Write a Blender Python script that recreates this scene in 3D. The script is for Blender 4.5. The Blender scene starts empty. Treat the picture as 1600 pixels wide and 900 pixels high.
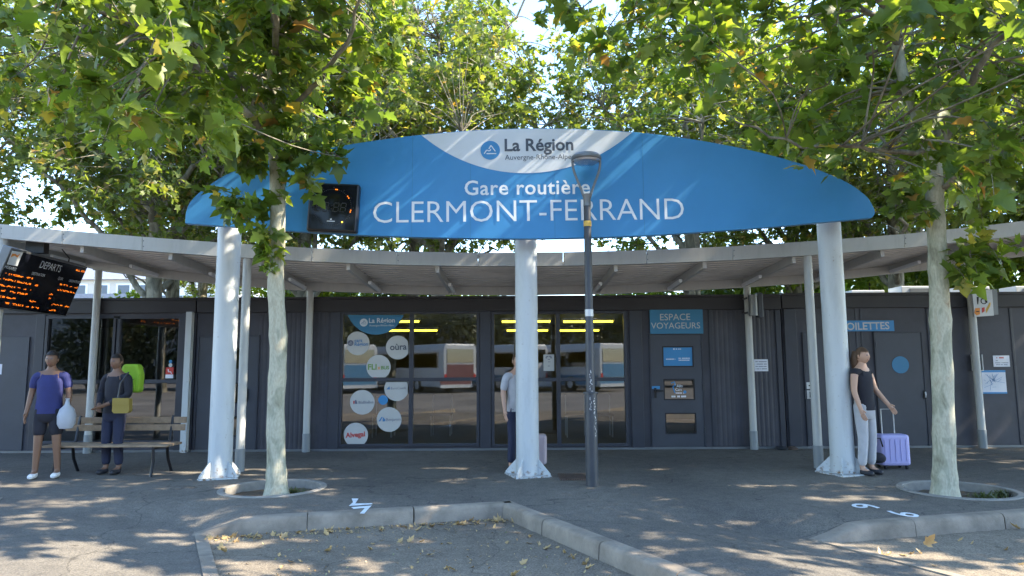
import bpy, bmesh, math, random
import numpy as np
from mathutils import Vector, Matrix, noise as mnoise
R_ = math.radians
PI = math.pi
C = bpy.context.scene.collection
SC = bpy.context.scene

# ------------------------------------------------------------------ camera
F = 1067.0                       # focal length in photo pixels (1600 wide)
CAMZ = 1.5
PITCH, ROLL = R_(6.5), R_(0.33)
_r = Vector((1, 0, 0)); _u = Vector((0, -math.sin(PITCH), math.cos(PITCH)))
FW = Vector((0, math.cos(PITCH), math.sin(PITCH)))
RT = _r * math.cos(ROLL) - _u * math.sin(ROLL)
UP = _u * math.cos(ROLL) + _r * math.sin(ROLL)
cam = bpy.data.cameras.new('camera'); cam.sensor_width = 36; cam.lens = 36 * F / 1600
cam.clip_end = 2000; cam.clip_start = 0.05
co = bpy.data.objects.new('camera', cam); C.objects.link(co)
m3 = Matrix((RT, UP, -FW)).transposed()
co.matrix_world = Matrix.Translation((0, 0, CAMZ)) @ m3.to_4x4()
SC.camera = co

# ------------------------------------------------------------------ light
SUN = Vector((0.74, -0.075, 0.63)).normalized()
w = bpy.data.worlds.new('World'); SC.world = w; w.use_nodes = True
nt = w.node_tree; nt.nodes.clear()
sky = nt.nodes.new('ShaderNodeTexSky'); sky.sky_type = 'NISHITA'; sky.sun_disc = False
sky.sun_elevation = math.asin(SUN.z); sky.sun_rotation = math.atan2(SUN.x, SUN.y)
sky.air_density = 1.0; sky.dust_density = 0.1; sky.ozone_density = 2.4
bg = nt.nodes.new('ShaderNodeBackground'); bg.inputs['Strength'].default_value = 0.15
wo = nt.nodes.new('ShaderNodeOutputWorld')
nt.links.new(sky.outputs[0], bg.inputs[0]); nt.links.new(bg.outputs[0], wo.inputs[0])
sl = bpy.data.lights.new('sun', 'SUN'); sl.energy = 3.4; sl.angle = R_(0.53); sl.color = (1.0, 0.88, 0.70)
so = bpy.data.objects.new('sun', sl); C.objects.link(so)
so.rotation_euler = SUN.to_track_quat('Z', 'Y').to_euler()
SC.view_settings.view_transform = 'Standard'; SC.view_settings.look = 'None'
SC.view_settings.exposure = 2.6; SC.view_settings.gamma = 1; SC.view_settings.use_curve_mapping = False
SC.cycles.max_bounces = 8; SC.cycles.transparent_max_bounces = 12
SC.cycles.use_denoising = True

# ------------------------------------------------------------------ pixel helpers: photo pixel -> point at a known real distance
def ray(px, py):
    return RT * ((px - 800) / F) + UP * (-(py - 450) / F) + FW
def onY(px, py, Y):
    d = ray(px, py); t = Y / d.y
    return Vector((d.x * t, Y, CAMZ + d.z * t))
def onZ(px, py, z=0.0):
    d = ray(px, py); t = (z - CAMZ) / d.z
    return Vector((d.x * t, d.y * t, z))
def onP(px, py, P0, N):
    d = ray(px, py); o = Vector((0, 0, CAMZ))
    return o + d * ((P0 - o).dot(N) / d.dot(N))

# ------------------------------------------------------------------ materials
MATS = {}
def mat(name, col, rough=0.6, metal=0.0, var=0.0, vscale=4.0, bump=0.0, bscale=60.0, emit=None, estr=0.0, spec=0.4, col2=None):
    if name in MATS: return MATS[name]
    m = bpy.data.materials.new(name); m.use_nodes = True; n = m.node_tree; L = n.links
    b = n.nodes['Principled BSDF']
    b.inputs['Base Color'].default_value = (*col, 1); b.inputs['Roughness'].default_value = rough
    b.inputs['Metallic'].default_value = metal; b.inputs['Specular IOR Level'].default_value = spec
    tc = n.nodes.new('ShaderNodeTexCoord')
    if var > 0 or col2:
        t = n.nodes.new('ShaderNodeTexNoise'); t.inputs['Scale'].default_value = vscale; t.inputs['Detail'].default_value = 8
        t.inputs['Roughness'].default_value = 0.65
        L.new(tc.outputs['Object'], t.inputs['Vector'])
        r = n.nodes.new('ShaderNodeValToRGB')
        a = [c * (1 - var) for c in col]; c2 = col2 or [min(1, c * (1 + var)) for c in col]
        r.color_ramp.elements[0].color = (*a, 1); r.color_ramp.elements[1].color = (*c2, 1)
        r.color_ramp.elements[0].position = 0.3; r.color_ramp.elements[1].position = 0.7
        L.new(t.outputs['Fac'], r.inputs['Fac']); L.new(r.outputs['Color'], b.inputs['Base Color'])
        rr = n.nodes.new('ShaderNodeMapRange'); rr.inputs['To Min'].default_value = max(0.05, rough - 0.12); rr.inputs['To Max'].default_value = min(1, rough + 0.12)
        L.new(t.outputs['Fac'], rr.inputs['Value']); L.new(rr.outputs[0], b.inputs['Roughness'])
    if bump > 0:
        t2 = n.nodes.new('ShaderNodeTexNoise'); t2.inputs['Scale'].default_value = bscale; t2.inputs['Detail'].default_value = 5
        L.new(tc.outputs['Object'], t2.inputs['Vector'])
        bp = n.nodes.new('ShaderNodeBump'); bp.inputs['Strength'].default_value = bump; bp.inputs['Distance'].default_value = 0.01
        L.new(t2.outputs['Fac'], bp.inputs['Height']); L.new(bp.outputs[0], b.inputs['Normal'])
    if emit:
        b.inputs['Emission Color'].default_value = (*emit, 1); b.inputs['Emission Strength'].default_value = estr
    MATS[name] = m
    return m

def asphalt(name, dark, light, speck):
    m = bpy.data.materials.new(name); m.use_nodes = True; n = m.node_tree; L = n.links
    b = n.nodes['Principled BSDF']; b.inputs['Roughness'].default_value = 0.88; b.inputs['Specular IOR Level'].default_value = 0.25
    g = n.nodes.new('ShaderNodeNewGeometry')
    def nz(s, d=6):
        t = n.nodes.new('ShaderNodeTexNoise'); t.inputs['Scale'].default_value = s; t.inputs['Detail'].default_value = d
        L.new(g.outputs['Position'], t.inputs['Vector']); return t
    big = nz(0.8); mid = nz(7, 10); fine = nz(170, 2)
    r = n.nodes.new('ShaderNodeValToRGB'); r.color_ramp.elements[0].color = (*dark, 1); r.color_ramp.elements[1].color = (*light, 1)
    r.color_ramp.elements[0].position = .35; r.color_ramp.elements[1].position = .68
    ad = n.nodes.new('ShaderNodeMath'); ad.operation = 'MULTIPLY_ADD'; ad.inputs[1].default_value = 0.5
    L.new(big.outputs['Fac'], ad.inputs[0])
    md = n.nodes.new('ShaderNodeMath'); md.operation = 'MULTIPLY'; md.inputs[1].default_value = 0.5
    L.new(mid.outputs['Fac'], md.inputs[0]); L.new(md.outputs[0], ad.inputs[2]); L.new(ad.outputs[0], r.inputs['Fac'])
    v = n.nodes.new('ShaderNodeTexVoronoi'); v.inputs['Scale'].default_value = 95; L.new(g.outputs['Position'], v.inputs['Vector'])
    sr = n.nodes.new('ShaderNodeValToRGB'); sr.color_ramp.elements[0].position = 0.0; sr.color_ramp.elements[1].position = 1.0
    sr.color_ramp.elements[0].color = (.55, .55, .55, 1); sr.color_ramp.elements[1].color = (1.55, 1.52, 1.45, 1)
    L.new(v.outputs['Color'], sr.inputs['Fac'])
    mx = n.nodes.new('ShaderNodeMix'); mx.data_type = 'RGBA'; mx.blend_type = 'MULTIPLY'; mx.inputs[0].default_value = speck
    L.new(r.outputs['Color'], mx.inputs[6]); L.new(sr.outputs['Color'], mx.inputs[7]); L.new(mx.outputs[2], b.inputs['Base Color'])
    col = mx.outputs[2]
    def warp(scale, amt):
        t = nz(scale, 4); a = n.nodes.new('ShaderNodeMix'); a.data_type = 'RGBA'; a.blend_type = 'LINEAR_LIGHT'; a.inputs[0].default_value = amt
        L.new(g.outputs['Position'], a.inputs[6]); L.new(t.outputs['Color'], a.inputs[7]); return a.outputs[2]
    ck_ = n.nodes.new('ShaderNodeTexVoronoi'); ck_.feature = 'DISTANCE_TO_EDGE'; ck_.inputs['Scale'].default_value = .42; L.new(warp(1.6, .35), ck_.inputs['Vector'])
    cr = n.nodes.new('ShaderNodeValToRGB'); cr.color_ramp.elements[0].position = .0; cr.color_ramp.elements[0].color = (.55, .55, .55, 1); cr.color_ramp.elements[1].position = .0045; cr.color_ramp.elements[1].color = (1, 1, 1, 1)
    L.new(ck_.outputs['Distance'], cr.inputs['Fac'])
    st_ = n.nodes.new('ShaderNodeTexVoronoi'); st_.inputs['Scale'].default_value = 2.6; L.new(warp(6, .05), st_.inputs['Vector'])
    sr2 = n.nodes.new('ShaderNodeValToRGB'); sr2.color_ramp.elements[0].position = .05; sr2.color_ramp.elements[0].color = (.62, .61, .60, 1); sr2.color_ramp.elements[1].position = .085; sr2.color_ramp.elements[1].color = (1, 1, 1, 1)
    L.new(st_.outputs['Distance'], sr2.inputs['Fac'])
    bl = nz(.35, 3); br = n.nodes.new('ShaderNodeValToRGB'); br.color_ramp.elements[0].position = .38; br.color_ramp.elements[0].color = (.80, .79, .78, 1); br.color_ramp.elements[1].position = .6; br.color_ramp.elements[1].color = (1.12, 1.1, 1.06, 1); L.new(bl.outputs['Fac'], br.inputs['Fac'])
    for src in (cr, sr2, br):
        q = n.nodes.new('ShaderNodeMix'); q.data_type = 'RGBA'; q.blend_type = 'MULTIPLY'; q.inputs[0].default_value = 1; L.new(col, q.inputs[6]); L.new(src.outputs['Color'], q.inputs[7]); col = q.outputs[2]
    L.new(col, b.inputs['Base Color'])
    bp = n.nodes.new('ShaderNodeBump'); bp.inputs['Strength'].default_value = 0.5; bp.inputs['Distance'].default_value = 0.006
    L.new(v.outputs['Distance'], bp.inputs['Height']); L.new(bp.outputs[0], b.inputs['Normal'])
    MATS[name] = m; return m

def leafmat(name, ramp, trans, tcol):
    m = bpy.data.materials.new(name); m.use_nodes = True; n = m.node_tree; L = n.links
    b = n.nodes['Principled BSDF']; b.inputs['Roughness'].default_value = 0.42; b.inputs['Specular IOR Level'].default_value = 0.45
    g = n.nodes.new('ShaderNodeNewGeometry'); r = n.nodes.new('ShaderNodeValToRGB'); r.color_ramp.interpolation = 'LINEAR'
    els = r.color_ramp.elements
    while len(els) < len(ramp): els.new(0.5)
    for e, (p, c) in zip(els, ramp): e.position = p; e.color = (*c, 1)
    L.new(g.outputs['Random Per Island'], r.inputs['Fac']); L.new(r.outputs['Color'], b.inputs['Base Color'])
    t = n.nodes.new('ShaderNodeBsdfTranslucent')
    mx = n.nodes.new('ShaderNodeMix'); mx.data_type = 'RGBA'; mx.blend_type = 'MULTIPLY'; mx.inputs[0].default_value = 1
    L.new(r.outputs['Color'], mx.inputs[6]); mx.inputs[7].default_value = (*tcol, 1); L.new(mx.outputs[2], t.inputs['Color'])
    s = n.nodes.new('ShaderNodeMixShader'); s.inputs[0].default_value = trans
    L.new(b.outputs[0], s.inputs[1]); L.new(t.outputs[0], s.inputs[2]); L.new(s.outputs[0], n.nodes['Material Output'].inputs['Surface'])
    MATS[name] = m; return m

def barkmat(name, cols, scale, stretch=0.45):
    m = bpy.data.materials.new(name); m.use_nodes = True; n = m.node_tree; L = n.links
    b = n.nodes['Principled BSDF']; b.inputs['Roughness'].default_value = 0.8; b.inputs['Specular IOR Level'].default_value = 0.2
    tc = n.nodes.new('ShaderNodeTexCoord'); mp = n.nodes.new('ShaderNodeMapping'); mp.inputs['Scale'].default_value = (1, 1, stretch)
    L.new(tc.outputs['Object'], mp.inputs['Vector'])
    t = n.nodes.new('ShaderNodeTexNoise'); t.inputs['Scale'].default_value = scale; t.inputs['Detail'].default_value = 4; t.inputs['Distortion'].default_value = .9
    L.new(mp.outputs[0], t.inputs['Vector'])
    r = n.nodes.new('ShaderNodeValToRGB'); r.color_ramp.interpolation = 'LINEAR'; els = r.color_ramp.elements
    while len(els) < len(cols): els.new(0.5)
    for e, (p, c) in zip(els, cols): e.position = p; e.color = (*c, 1)
    L.new(t.outputs['Fac'], r.inputs['Fac'])
    f = n.nodes.new('ShaderNodeTexNoise'); f.inputs['Scale'].default_value = 55; f.inputs['Detail'].default_value = 6; L.new(mp.outputs[0], f.inputs['Vector'])
    fr = n.nodes.new('ShaderNodeMapRange'); fr.inputs['From Min'].default_value = .3; fr.inputs['From Max'].default_value = .7; fr.inputs['To Min'].default_value = .84; fr.inputs['To Max'].default_value = 1.10
    L.new(f.outputs['Fac'], fr.inputs['Value'])
    mx = n.nodes.new('ShaderNodeMix'); mx.data_type = 'RGBA'; mx.blend_type = 'MULTIPLY'; mx.inputs[0].default_value = 1
    L.new(r.outputs['Color'], mx.inputs[6]); L.new(fr.outputs[0], mx.inputs[7]); L.new(mx.outputs[2], b.inputs['Base Color'])
    bp = n.nodes.new('ShaderNodeBump'); bp.inputs['Strength'].default_value = .6; bp.inputs['Distance'].default_value = .01
    L.new(t.outputs['Fac'], bp.inputs['Height']); L.new(bp.outputs[0], b.inputs['Normal'])
    MATS[name] = m; return m

def glassmat(name, tint, refl):
    m = bpy.data.materials.new(name); m.use_nodes = True; n = m.node_tree; L = n.links
    n.nodes.remove(n.nodes['Principled BSDF'])
    tr = n.nodes.new('ShaderNodeBsdfTransparent'); tr.inputs[0].default_value = (*tint, 1)
    gl = n.nodes.new('ShaderNodeBsdfGlossy'); gl.inputs['Roughness'].default_value = 0.015; gl.inputs[0].default_value = (.95, .97, 1, 1)
    fr = n.nodes.new('ShaderNodeFresnel'); fr.inputs[0].default_value = 1.5
    mr = n.nodes.new('ShaderNodeMapRange'); mr.inputs['To Min'].default_value = refl; mr.inputs['To Max'].default_value = 1
    L.new(fr.outputs[0], mr.inputs['Value'])
    s = n.nodes.new('ShaderNodeMixShader'); L.new(mr.outputs[0], s.inputs[0]); L.new(tr.outputs[0], s.inputs[1]); L.new(gl.outputs[0], s.inputs[2])
    L.new(s.outputs[0], n.nodes['Material Output'].inputs['Surface'])
    MATS[name] = m; return m

def painted_steel(name, col, rust=True, rough=.45):
    """white painted steel: grime streaks, rust stain near the foot"""
    m = bpy.data.materials.new(name); m.use_nodes = True; n = m.node_tree; L = n.links
    b = n.nodes['Principled BSDF']; b.inputs['Roughness'].default_value = rough
    g = n.nodes.new('ShaderNodeNewGeometry')
    mp = n.nodes.new('ShaderNodeMapping'); mp.inputs['Scale'].default_value = (9, 9, 1.6); L.new(g.outputs['Position'], mp.inputs['Vector'])
    t = n.nodes.new('ShaderNodeTexNoise'); t.inputs['Scale'].default_value = 1.2; t.inputs['Detail'].default_value = 9; t.inputs['Roughness'].default_value = .7; L.new(mp.outputs[0], t.inputs['Vector'])
    r = n.nodes.new('ShaderNodeValToRGB'); e = r.color_ramp.elements
    e[0].position = .34; e[0].color = (*[c * .90 for c in col], 1); e[1].position = .50; e[1].color = (*col, 1)
    L.new(t.outputs['Fac'], r.inputs['Fac']); out = r.outputs['Color']
    if rust:
        t2 = n.nodes.new('ShaderNodeTexNoise'); t2.inputs['Scale'].default_value = 22; t2.inputs['Detail'].default_value = 6; L.new(g.outputs['Position'], t2.inputs['Vector'])
        sx = n.nodes.new('ShaderNodeSeparateXYZ'); L.new(g.outputs['Position'], sx.inputs[0])
        mr = n.nodes.new('ShaderNodeMapRange'); mr.inputs['From Min'].default_value = .0; mr.inputs['From Max'].default_value = .20; mr.inputs['To Min'].default_value = .09; mr.inputs['To Max'].default_value = -.12
        L.new(sx.outputs['Z'], mr.inputs['Value'])
        ad = n.nodes.new('ShaderNodeMath'); L.new(t2.outputs['Fac'], ad.inputs[0]); L.new(mr.outputs[0], ad.inputs[1])
        cr = n.nodes.new('ShaderNodeValToRGB'); cr.color_ramp.elements[0].position = .55; cr.color_ramp.elements[1].position = .74
        L.new(ad.outputs[0], cr.inputs['Fac'])
        mx = n.nodes.new('ShaderNodeMix'); mx.data_type = 'RGBA'; L.new(cr.outputs['Color'], mx.inputs[0]); L.new(out, mx.inputs[6]); mx.inputs[7].default_value = (.19, .115, .065, 1); out = mx.outputs[2]
    L.new(out, b.inputs['Base Color'])
    MATS[name] = m; return m

asphalt('pavement', (.106, .099, .090), (.162, .149, .132), .75)
asphalt('bay_road', (.150, .130, .106), (.230, .200, .162), .9)
asphalt('far_ground', (.13, .125, .12), (.22, .21, .195), .4)
mat('kerb', (.235, .198, .155), .9, var=.34, vscale=3.5, bump=.5, bscale=90)
mat('paint', (.72, .74, .75), .7, var=.25, vscale=14)
painted_steel('white_steel', (.50, .53, .54)); painted_steel('pole_steel', (.43, .435, .42), rust=False); painted_steel('pole_foot', (.22, .24, .25), rust=False)
painted_steel('fascia', (.43, .43, .41), rust=False); painted_steel('rafter', (.46, .45, .43), rust=False)
mat('deck', (.52, .50, .48), .38, .3, var=.2, vscale=2.5)
mat('blue', (.045, .235, .50), .38, var=.06, vscale=1.2); mat('blue_dark', (.04, .19, .34), .4)
mat('signwhite', (.62, .66, .70), .4, var=.05, vscale=1.5); mat('textwhite', (.72, .76, .80), .5); mat('textdark', (.07, .085, .11), .5)
mat('clad', (.050, .050, .062), .5, var=.30, vscale=1.6, bump=.06, bscale=25); mat('clad_frame', (.040, .043, .056), .42, var=.14, vscale=2); mat('clad_roof', (.032, .030, .034), .5, var=.2, vscale=2)
mat('clad_door', (.055, .060, .075), .42, var=.12, vscale=2)
mat('black', (.012, .012, .015), .35); mat('screen', (.006, .007, .012), .18); mat('dark_metal', (.06, .065, .075), .45, .3, var=.15, vscale=5)
mat('grey_metal', (.19, .20, .21), .4, .5, var=.1); mat('light_metal', (.5, .51, .52), .4, .3, var=.1)
mat('led', (.3, .08, .0), .4, emit=(1.0, .21, .01), estr=.4); mat('led_yellow', (.3, .2, 0), .4, emit=(1, .65, .06), estr=.7)
mat('led_off', (.035, .036, .036), .5)
mat('tube', (.8, .75, .4), .4, emit=(1.0, .82, .07), estr=1.1); mat('fixture', (.78, .79, .80), .4)
mat('interior_dark', (.06, .06, .06), .8); mat('interior_wall', (.20, .19, .14), .8, var=.1); mat('interior_floor', (.16, .15, .14), .4, var=.1); mat('interior_ceiling', (.5, .49, .4), .8)
mat('paper', (.70, .71, .76), .7, var=.05); mat('ink', (.15, .16, .22), .7); mat('ink_blue', (.06, .2, .42), .6); mat('ink_red', (.5, .05, .04), .6); mat('ink_green', (.18, .32, .08), .6); mat('ink_orange', (.75, .28, .06), .6)
mat('sticker', (.50, .50, .48), .5, var=.04); mat('red', (.55, .05, .04), .5); mat('yellow_tape', (.65, .42, .09), .6, var=.2, vscale=40); mat('plate', (.62, .63, .62), .4)
glassmat('glass', (.66, .67, .64), .085); glassmat('lampglass', (.78, .86, .95), .2); glassmat('busglass', (.25, .28, .3), .12)
mat('wood', (.28, .20, .13), .7, var=.3, vscale=9); mat('soil', (.10, .075, .05), .95, var=.4, vscale=14, bump=.8, bscale=40); mat('rust_grate', (.10, .07, .055), .8, var=.3)
mat('concrete', (.24, .225, .20), .9, var=.22, vscale=8, bump=.4)
LEAF = [(0, (.062, .098, .022)), (.4, (.090, .135, .028)), (.75, (.125, .172, .036)), (.93, (.17, .205, .055)), (.97, (.32, .25, .06)), (1, (.25, .12, .05))]
leafmat('leaf_near', LEAF, .48, (2.5, 2.5, .7))
leafmat('leaf_far', [(0, (.065, .098, .028)), (.5, (.100, .140, .036)), (.88, (.15, .180, .05)), (.97, (.22, .20, .07)), (1, (.26, .16, .06))], .5, (2.4, 2.3, .75))
leafmat('leaf_hedge', [(0, (.05, .06, .03)), (1, (.10, .11, .05))], .25, (1.5, 1.5, .8))
leafmat('leaf_bright', [(0, (.10, .16, .03)), (.6, (.16, .22, .04)), (1, (.24, .28, .06))], .45, (2.0, 2.1, .5))
leafmat('leaf_dry', [(0, (.30, .17, .07)), (.4, (.42, .27, .11)), (.8, (.52, .37, .18)), (.93, (.38, .36, .16)), (1, (.2, .26, .12))], .15, (1.2, 1.1, .8))
leafmat('weed', [(0, (.06, .075, .03)), (1, (.11, .12, .05))], .3, (1.8, 2, .6))
barkmat('bark_near', [(.34, (.23, .22, .16)), (.39, (.30, .295, .215)), (.46, (.335, .335, .255)), (.49, (.40, .385, .295)), (.56, (.43, .41, .315)), (.60, (.37, .355, .27)), (.68, (.40, .36, .265)), (.72, (.28, .225, .16))], 6.5, .4)
barkmat('bark_twig', [(.35, (.12, .105, .08)), (.5, (.19, .17, .13)), (.65, (.27, .25, .19))], 6)
barkmat('bark_far', [(.32, (.10, .085, .06)), (.5, (.19, .17, .12)), (.62, (.33, .29, .21)), (.75, (.17, .14, .10))], 4)

# ------------------------------------------------------------------ mesh builder
class MB:
    def __init__(s): s.v = []; s.f = []; s.m = []; s.names = []
    def mi(s, name):
        if name not in s.names: s.names.append(name)
        return s.names.index(name)
    def add(s, vs, fs, m):
        o = len(s.v); s.v += [tuple(v) for v in vs]; k = s.mi(m)
        for f in fs: s.f.append([i + o for i in f]); s.m.append(k)
        return s
    def box(s, a, b, m):
        x0, y0, z0 = [min(p, q) for p, q in zip(a, b)]; x1, y1, z1 = [max(p, q) for p, q in zip(a, b)]
        return s.add([(x0, y0, z0), (x1, y0, z0), (x1, y1, z0), (x0, y1, z0), (x0, y0, z1), (x1, y0, z1), (x1, y1, z1), (x0, y1, z1)],
                     [(0, 3, 2, 1), (4, 5, 6, 7), (0, 1, 5, 4), (1, 2, 6, 5), (2, 3, 7, 6), (3, 0, 4, 7)], m)
    def obox(s, c, ax, ay, az, m):
        """box by centre and three half-axis vectors"""
        c = Vector(c); ax = Vector(ax); ay = Vector(ay); az = Vector(az)
        vs = [c + ax * i + ay * j + az * k for k in (-1, 1) for i, j in ((-1, -1), (1, -1), (1, 1), (-1, 1))]
        return s.add(vs, [(0, 3, 2, 1), (4, 5, 6, 7), (0, 1, 5, 4), (1, 2, 6, 5), (2, 3, 7, 6), (3, 0, 4, 7)], m)
    def beam(s, p, q, w_, h_, m, up=(0, 0, 1)):
        p = Vector(p); q = Vector(q); d = q - p; t = d.normalized(); u = Vector(up); sd = t.cross(u).normalized(); u2 = sd.cross(t)
        return s.obox((p + q) / 2, d / 2, sd * w_ / 2, u2 * h_ / 2, m)
    def tube(s, pts, rad, m, n=8, cap=True):
        pts = [Vector(p) for p in pts]
        if not hasattr(rad, '__len__'): rad = [rad] * len(pts)
        vs = []; fs = []; prev = None
        for i, p in enumerate(pts):
            t = (pts[min(i + 1, len(pts) - 1)] - pts[max(i - 1, 0)])
            t = t.normalized() if t.length > 1e-9 else Vector((0, 0, 1))
            if prev is None:
                a = t.orthogonal().normalized()
            else:
                a = prev - t * prev.dot(t); a = a.normalized() if a.length > 1e-6 else t.orthogonal().normalized()
            prev = a; b = t.cross(a)
            for k in range(n):
                an = 2 * PI * k / n; vs.append(p + (a * math.cos(an) + b * math.sin(an)) * rad[i])
        for i in range(len(pts) - 1):
            for k in range(n):
                k2 = (k + 1) % n; fs.append((i * n + k, i * n + k2, (i + 1) * n + k2, (i + 1) * n + k))
        if cap:
            fs.append(tuple(range(n - 1, -1, -1))); fs.append(tuple(range((len(pts) - 1) * n, len(pts) * n)))
        return s.add(vs, fs, m)
    def lathe(s, c, prof, m, n=24):
        """prof: (r, z) list, around vertical axis at c"""
        vs = []; fs = []
        for r, z in prof:
            for k in range(n):
                a = 2 * PI * k / n; vs.append((c[0] + r * math.cos(a), c[1] + r * math.sin(a), c[2] + z))
        for i in range(len(prof) - 1):
            for k in range(n):
                k2 = (k + 1) % n; fs.append((i * n + k, i * n + k2, (i + 1) * n + k2, (i + 1) * n + k))
        return s.add(vs, fs, m)
    def poly(s, pts, m): return s.add(pts, [tuple(range(len(pts)))], m)
    def prism(s, pts, ext, m):
        n = len(pts); e = Vector(ext); vs = [Vector(p) for p in pts] + [Vector(p) + e for p in pts]
        fs = [tuple(range(n)), tuple(range(2 * n - 1, n - 1, -1))] + [(i, i + n, (i + 1) % n + n, (i + 1) % n) for i in range(n)]
        return s.add(vs, fs, m)
    def disc(s, c, r, m, nrm=(0, -1, 0), n=36, ry=None):
        nr = Vector(nrm).normalized(); a = Vector((1, 0, 0)); a = (a - nr * a.dot(nr)).normalized(); b = nr.cross(a); ry = ry or r
        return s.poly([Vector(c) + a * r * math.cos(2 * PI * k / n) + b * ry * math.sin(2 * PI * k / n) for k in range(n)], m)
    def build(s, name, parent=None, smooth=False, bevel=0.0, fixn=True, angle=35):
        me = bpy.data.meshes.new(name); me.from_pydata(s.v, [], s.f)
        for nm in s.names: me.materials.append(MATS[nm])
        me.polygons.foreach_set('material_index', s.m)
        if fixn:
            bm = bmesh.new(); bm.from_mesh(me); bmesh.ops.recalc_face_normals(bm, faces=bm.faces); bm.to_mesh(me); bm.free()
        if smooth:
            me.polygons.foreach_set('use_smooth', [True] * len(me.polygons)); 
            try: me.set_sharp_from_angle(angle=R_(angle))
            except Exception: pass
        o = bpy.data.objects.new(name, me); C.objects.link(o)
        if bevel > 0:
            b = o.modifiers.new('bevel', 'BEVEL'); b.width = bevel; b.segments = 2; b.limit_method = 'ANGLE'; b.angle_limit = R_(40)
        if parent is not None:
            o.parent = parent; o.matrix_parent_inverse = world_of(parent).inverted()
        return o
def world_of(o):
    M = o.matrix_basis.copy()
    if o.parent is not None: M = world_of(o.parent) @ o.matrix_parent_inverse @ M
    return M
def tag(o, label, cat, group=None):
    o['label'] = label; o['category'] = cat
    if group: o['group'] = group
    return o
def thing(name, label, cat, loc, group=None):
    o = bpy.data.objects.new(name, None); o.empty_display_size = .2; C.objects.link(o); o.location = loc
    return tag(o, label, cat, group)
def struct(o): o['kind'] = 'structure'; return o
def stuff(o, label, cat): o['kind'] = 'stuff'; return tag(o, label, cat)

# text: glyph meshes cached per (body, weight)
_T = {}
def glyphs(body, weight=0.0, space=1.0):
    k = (body, weight, space)
    if k in _T: return _T[k]
    c = bpy.data.curves.new('t', 'FONT'); c.body = body; c.size = 1; c.offset = weight; c.resolution_u = 3; c.space_character = space
    o = bpy.data.objects.new('t', c); C.objects.link(o); bpy.context.view_layer.update()
    me = bpy.data.meshes.new_from_object(o.evaluated_get(bpy.context.evaluated_depsgraph_get()))
    vs = np.array([v.co[:2] for v in me.vertices]); fs = [tuple(p.vertices) for p in me.polygons]
    bpy.data.objects.remove(o); bpy.data.curves.remove(c); bpy.data.meshes.remove(me)
    _T[k] = (vs, fs); return _T[k]
def put_text(mb, body, W0, W1, m, weight=0.0, nrm=Vector((0, -1, 0)), lift=0.004, space=1.0, yscale=1.0):
    """ink box spans from W0 to W1 along the baseline (world points)"""
    vs, fs = glyphs(body, weight, space); x0 = vs[:, 0].min(); wd = vs[:, 0].max() - x0
    W0 = Vector(W0); W1 = Vector(W1); ex = (W1 - W0) / wd; up = nrm.cross(ex).normalized() * ex.length * yscale
    if up.z < 0: up = -up
    mb.add([W0 + nrm * lift + ex * (x - x0) + up * y for x, y in vs], fs, m)
def txt_on(mb, body, p0, p1, Y, m, **k): put_text(mb, body, onY(*p0, Y), onY(*p1, Y), m, **k)

# ------------------------------------------------------------------ ground: sawtooth bus bays
B0 = onZ(797, 783); Cc = onZ(1105, 900); A1 = onZ(1262, 840, -.12); A0 = onZ(303, 830, -.12)
dv = (Cc - B0); dv.z = 0; dv.normalize()
av = A1 - A0; av.z = 0; PER = av.length
BAYZ = -.145
def uv2w(u, v): return Vector((B0.x + av.x * u + dv.x * v, B0.y + av.y * u + dv.y * v, 0))
det = av.x * dv.y - av.y * dv.x
def w2uv(p):
    x = p.x - B0.x; y = p.y - B0.y
    return ((x * dv.y - y * dv.x) / det, (av.x * y - av.y * x) / det)
U1, V1 = w2uv(A1)                # corner A of the bay right of the first peninsula
def vhead(u):
    f = u - math.floor(u)
    return V1 * (1 - (f - U1) / (1 - U1))
def sm(x): x = max(0, min(1, x)); return x * x * (3 - 2 * x)
def gh(u, v):
    f = u - math.floor(u)
    a = sm((v - (V1 - 1.3)) / 1.3)
    if f <= U1: h = sm(f / U1 * 1.3 - .3) * a
    else: h = (1 - sm((f - U1) * PER / .6)) * a
    h = max(h, sm((v - 6.0) / 3.0))
    return -.135 * h
PIT_L = onZ(427, 763); PIT_R = onZ(1497, 766); PR = .62
def sheet(us, vs_of, hfun, name, m, pits=()):
    mb = MB(); nv = len(vs_of(us[0])); vs = []
    for u in us:
        for v in vs_of(u):
            p = uv2w(u, v); p.z = hfun(u, v)
            for q in pits:
                d = Vector((p.x - q.x, p.y - q.y))
                if d.length > 1e-6 and abs(d.length - PR) < .085:
                    d = d.normalized() * PR; p.x = q.x + d.x; p.y = q.y + d.y
            vs.append(p)
    fs = []
    for i in range(len(us) - 1):
        for j in range(nv - 1):
            f = (i * nv + j, i * nv + j + 1, (i + 1) * nv + j + 1, (i + 1) * nv + j)
            c = sum((vs[k] for k in f), Vector()) / 4
            if any((Vector((c.x - q.x, c.y - q.y))).length < PR - .01 for q in pits): continue
            fs.append(f)
    mb.add(vs, fs, m); o = mb.build(name, smooth=True, fixn=False)
    me = o.data; bm = bmesh.new(); bm.from_mesh(me)
    for f in bm.faces:
        f.normal_update()
        if f.normal.z < 0: f.normal_flip()
    bm.to_mesh(me); bm.free(); return o
VN = -9.5                         # pavement rows run from behind the cabins to the head of each bay or the start of each peninsula
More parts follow.
